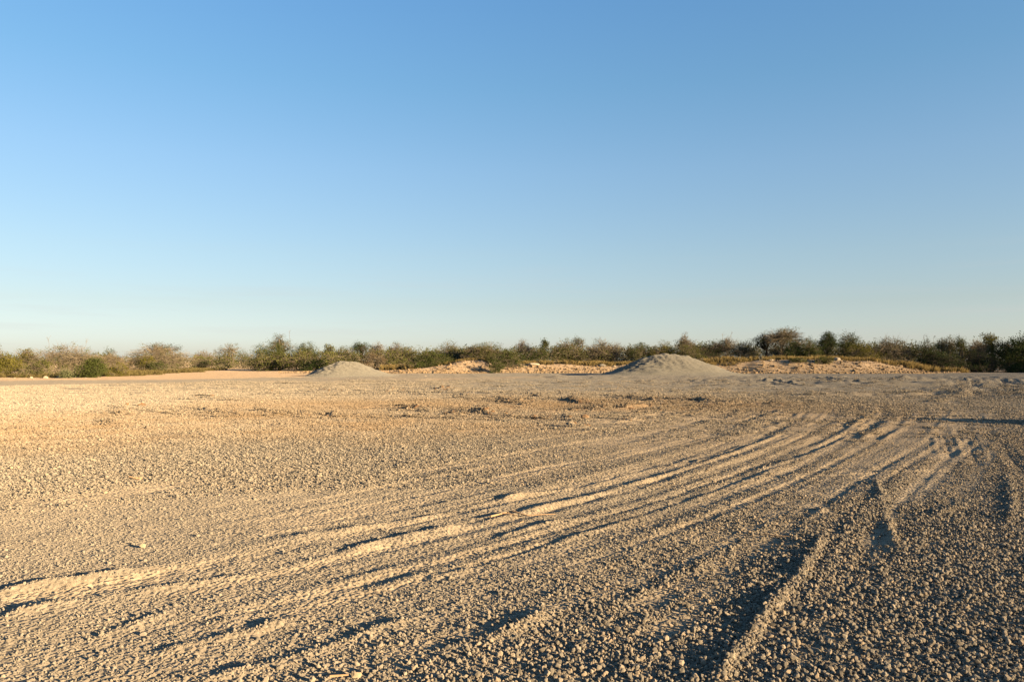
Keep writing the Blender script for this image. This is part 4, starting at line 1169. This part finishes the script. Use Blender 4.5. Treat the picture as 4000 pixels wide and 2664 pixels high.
# ------------------------------------------------------------------ dry grass
M_GRASS = simple_mat('dry_grass', (0.1275, 0.08925, 0.03188), (0.238, 0.1785, 0.07225), 3, tint=True, translucent=0.3)
M_GRASS2 = simple_mat('green_dry_grass', (0.07225, 0.0578, 0.0204), (0.1445, 0.1148, 0.04675), 3, tint=True, translucent=0.3)
def grass(label, boxes, per_m2, hgt, seed, mat=M_GRASS):
    r_ = np.random.default_rng(seed)
    Q, tt = [], []
    for (p0, p1, d0, d1, sc) in boxes:
        X0, X1 = at(p0, (d0 + d1) / 2), at(p1, (d0 + d1) / 2)
        nt_ = int(abs(X1 - X0) * (d1 - d0) * per_m2)
        x_ = r_.uniform(X0, X1, nt_); y_ = r_.uniform(d0, d1, nt_)
        k_ = fbm(x_ * .8, y_ * .8, seed, 2) > -0.25
        x_, y_ = x_[k_], y_[k_]; nt_ = len(x_)
        nb = 9
        x_ = np.repeat(x_, nb) + r_.normal(0, .06, nt_ * nb); y_ = np.repeat(y_, nb) + r_.normal(0, .06, nt_ * nb)
        z_0 = H(x_, y_) - 0.02
        hh = hgt * sc * np.repeat(r_.uniform(.55, 1.2, nt_), nb) * r_.uniform(.6, 1.1, nt_ * nb)
        an = r_.uniform(0, 6.28, len(x_)); ln = r_.uniform(.1, .55, len(x_)) * hh
        wdt = 0.012
        bx, by = -np.sin(an) * wdt, np.cos(an) * wdt
        a_ = np.stack([x_ - bx, y_ - by, z_0], 1); c_ = np.stack([x_ + bx, y_ + by, z_0], 1)
        m_ = np.stack([x_ + np.cos(an) * ln * .35, y_ + np.sin(an) * ln * .35, z_0 + hh * .6], 1)
        t_2 = np.stack([x_ + np.cos(an) * ln, y_ + np.sin(an) * ln, z_0 + hh], 1)
        off_ = np.stack([bx, by, bx * 0], 1) * .7
        Q.append(np.stack([a_, c_, m_ + off_, t_2], 1).reshape(-1, 3)); tt.append(np.repeat(r_.uniform(0, 1, nt_), nb * 4))
    Q = np.vstack(Q)
    o_ = obj('dry_grass', mesh_np('dry_grass', Q, np.arange(len(Q)).reshape(-1, 4), mat, False, {'tint': np.concatenate(tt)}))
    return tag(o_, label, 'grass', None, 'stuff')
grass('tall yellow dry grass along the bank under the scrub at right', [(2740, 3480, 104.5, 109, 1.15), (3480, 3760, 104.5, 107.5, 1.3), (2740, 3000, 103, 106, .8)], 14, 0.62, 3)
grass('yellow dry grass on the rubble bank in the middle', [(2020, 2380, 107.5, 113, 1.0), (1780, 1910, 107, 111, .7), (2380, 2560, 108, 112, .8)], 14, 0.62, 4)
grass('patch of yellow dry grass between the small pile and the round bush', [(1495, 1640, 108, 114, 1.1), (1700, 1800, 108, 111, .8)], 14, 0.75, 5)
grass('yellow-green grass along the foot of the scrub at left', [(-60, 330, 72.5, 80, .7), (400, 560, 79, 90, .9), (540, 700, 93, 112, .9), (640, 770, 108, 135, .9)], 12, 0.6, 6, M_GRASS2)

# ------------------------------------------------------------------ sticks and odd stones
M_STICK = simple_mat('dry_stick', (0.215, 0.1356, 0.0748), (0.3085, 0.215, 0.1309), 12, 0.4, 0.004)
def stick(pts, r0, r1, label, seed, branch=None, lift=0.025):
    W_ = [gp(*p) for p in pts]
    xs = np.array([p[0] for p in W_]); ys = np.array([p[1] for p in W_])
    zs = H(xs, ys)
    P = np.stack([xs, ys, np.maximum(zs, np.median(zs)) + lift], 1)
    base_ = P[0].copy()
    Ps = smooth_line(P - base_, 0.04)
    n_ = len(Ps) - 1
    rr_ = np.linspace(r0, r1, n_ + 1)
    parts_ = [(*tubes(Ps[:-1], Ps[1:], rr_[:-1], rr_[1:], 6), 0.5)]
    if branch:
        i_, tip = branch
        tw_ = gp(*tip); tz = float(H(np.array([tw_[0]]), np.array([tw_[1]]))[0])
        b1 = np.array([tw_[0], tw_[1], tz + lift]) - base_
        b0 = Ps[int(i_ * n_)]
        mid = (b0 + b1) / 2 + [0, 0, 0.015]
        parts_.append((*tubes([b0, mid], [mid, b1], [r0 * .6, r0 * .45], [r0 * .45, r0 * .25], 6), 0.5))
    V_, F_, _t = cat_mesh(parts_)
    return tag(obj('dry_stick', mesh_np('dry_stick', V_, F_, M_STICK, True), None, tuple(base_)), label, 'stick')
stick([(1915, 2030), (1960, 2016), (1985, 2010), (2003, 2014), (2060, 2023), (2110, 2022), (2170, 2018)], 0.010, 0.004, 'long crooked pale stick lying across the wheel ruts near the centre', 1, (0.28, (2022, 2022)))
stick([(1288, 2650), (1325, 2645), (1362, 2642)], 0.006, 0.004, 'short orange twig at the bottom edge left of centre', 2, lift=0.018)
stick([(2982, 2090), (3030, 2097), (3084, 2103)], 0.006, 0.004, 'thin orange twig among the coarse stones right of centre', 3, lift=0.02)
stick([(2030, 2110 - 60), (2045, 2046)], 0.005, 0.004, 'tiny twig fragment just below the long crooked stick', 4, lift=0.02)
stick([(505, 1871), (530, 1874), (556, 1873)], 0.016, 0.012, 'flat strip of pale bark on the gravel at left', 5, lift=0.02)
M_PEB = simple_mat('tan_pebble', (0.2125, 0.1615, 0.102), (0.2805, 0.2253, 0.1573), 20, 0.4, 0.003)
def big_stone(px, py, wpx, label, seed, flat=0.6):
    r_ = np.random.default_rng(900 + seed)
    X, Y = gp(px, py)
    v, f = rock_shape(r_, I2, flat, 0.06)
    v = v * (wpx / FPX * math.hypot(Y, CAM_H) / 2)
    z0 = float(H(np.array([X]), np.array([Y]))[0])
    tag(obj('stone', mesh_np('stone', v, f, M_PEB, False), None, (X, Y, z0 - v[:, 2].min() * 0.75 + 0.006), (0, 0, r_.uniform(-.4, .4))), label, 'stone', 'odd larger stones on the gravel')
for i, (px, py, wp_, lb, fl) in enumerate([
    (1392, 2644, 36, 'tan cobble beside the short orange twig at the bottom edge', .7),
    (3117, 2522, 24, 'round pale stone right of the long dark ridge shadow', .9),
    (3735, 2452, 34, 'flat tan stone among coarse gravel at lower right', .45),
    (3078, 2634, 34, 'flat pale stone near the bottom edge below the round one', .45),
    (557, 2142, 22, 'tan stone in the wheel ruts at left', .7),
    (412, 1927, 16, 'pale stone at the upper rim of the dusty track at left', .7),
    (3010, 1857, 14, 'orange stone on the tan ground right of centre', .7),
    (2180, 1918, 10, 'white pebble on the crest between two ruts above the crooked stick', .8),
    (45, 1832, 12, 'pinkish pebble near the left edge in the coarse gravel', .8),
    (72, 1829, 11, 'white pebble right beside the pinkish one near the left edge', .8),
    (1023, 1573, 12, 'white pebble on the grey gravel left of the brown patch', .8),
    (184, 1857, 16, 'tan stone below the orange ground near the left edge', .7),
    (361, 1801, 16, 'orange stone in the grey gravel below the orange ground', .6),
    (3680, 2360, 18, 'pale stone in the coarse gravel toward the right edge', .7),
]):
    big_stone(px, py, wp_, lb, i, fl)
print('done', time.time() - T0)
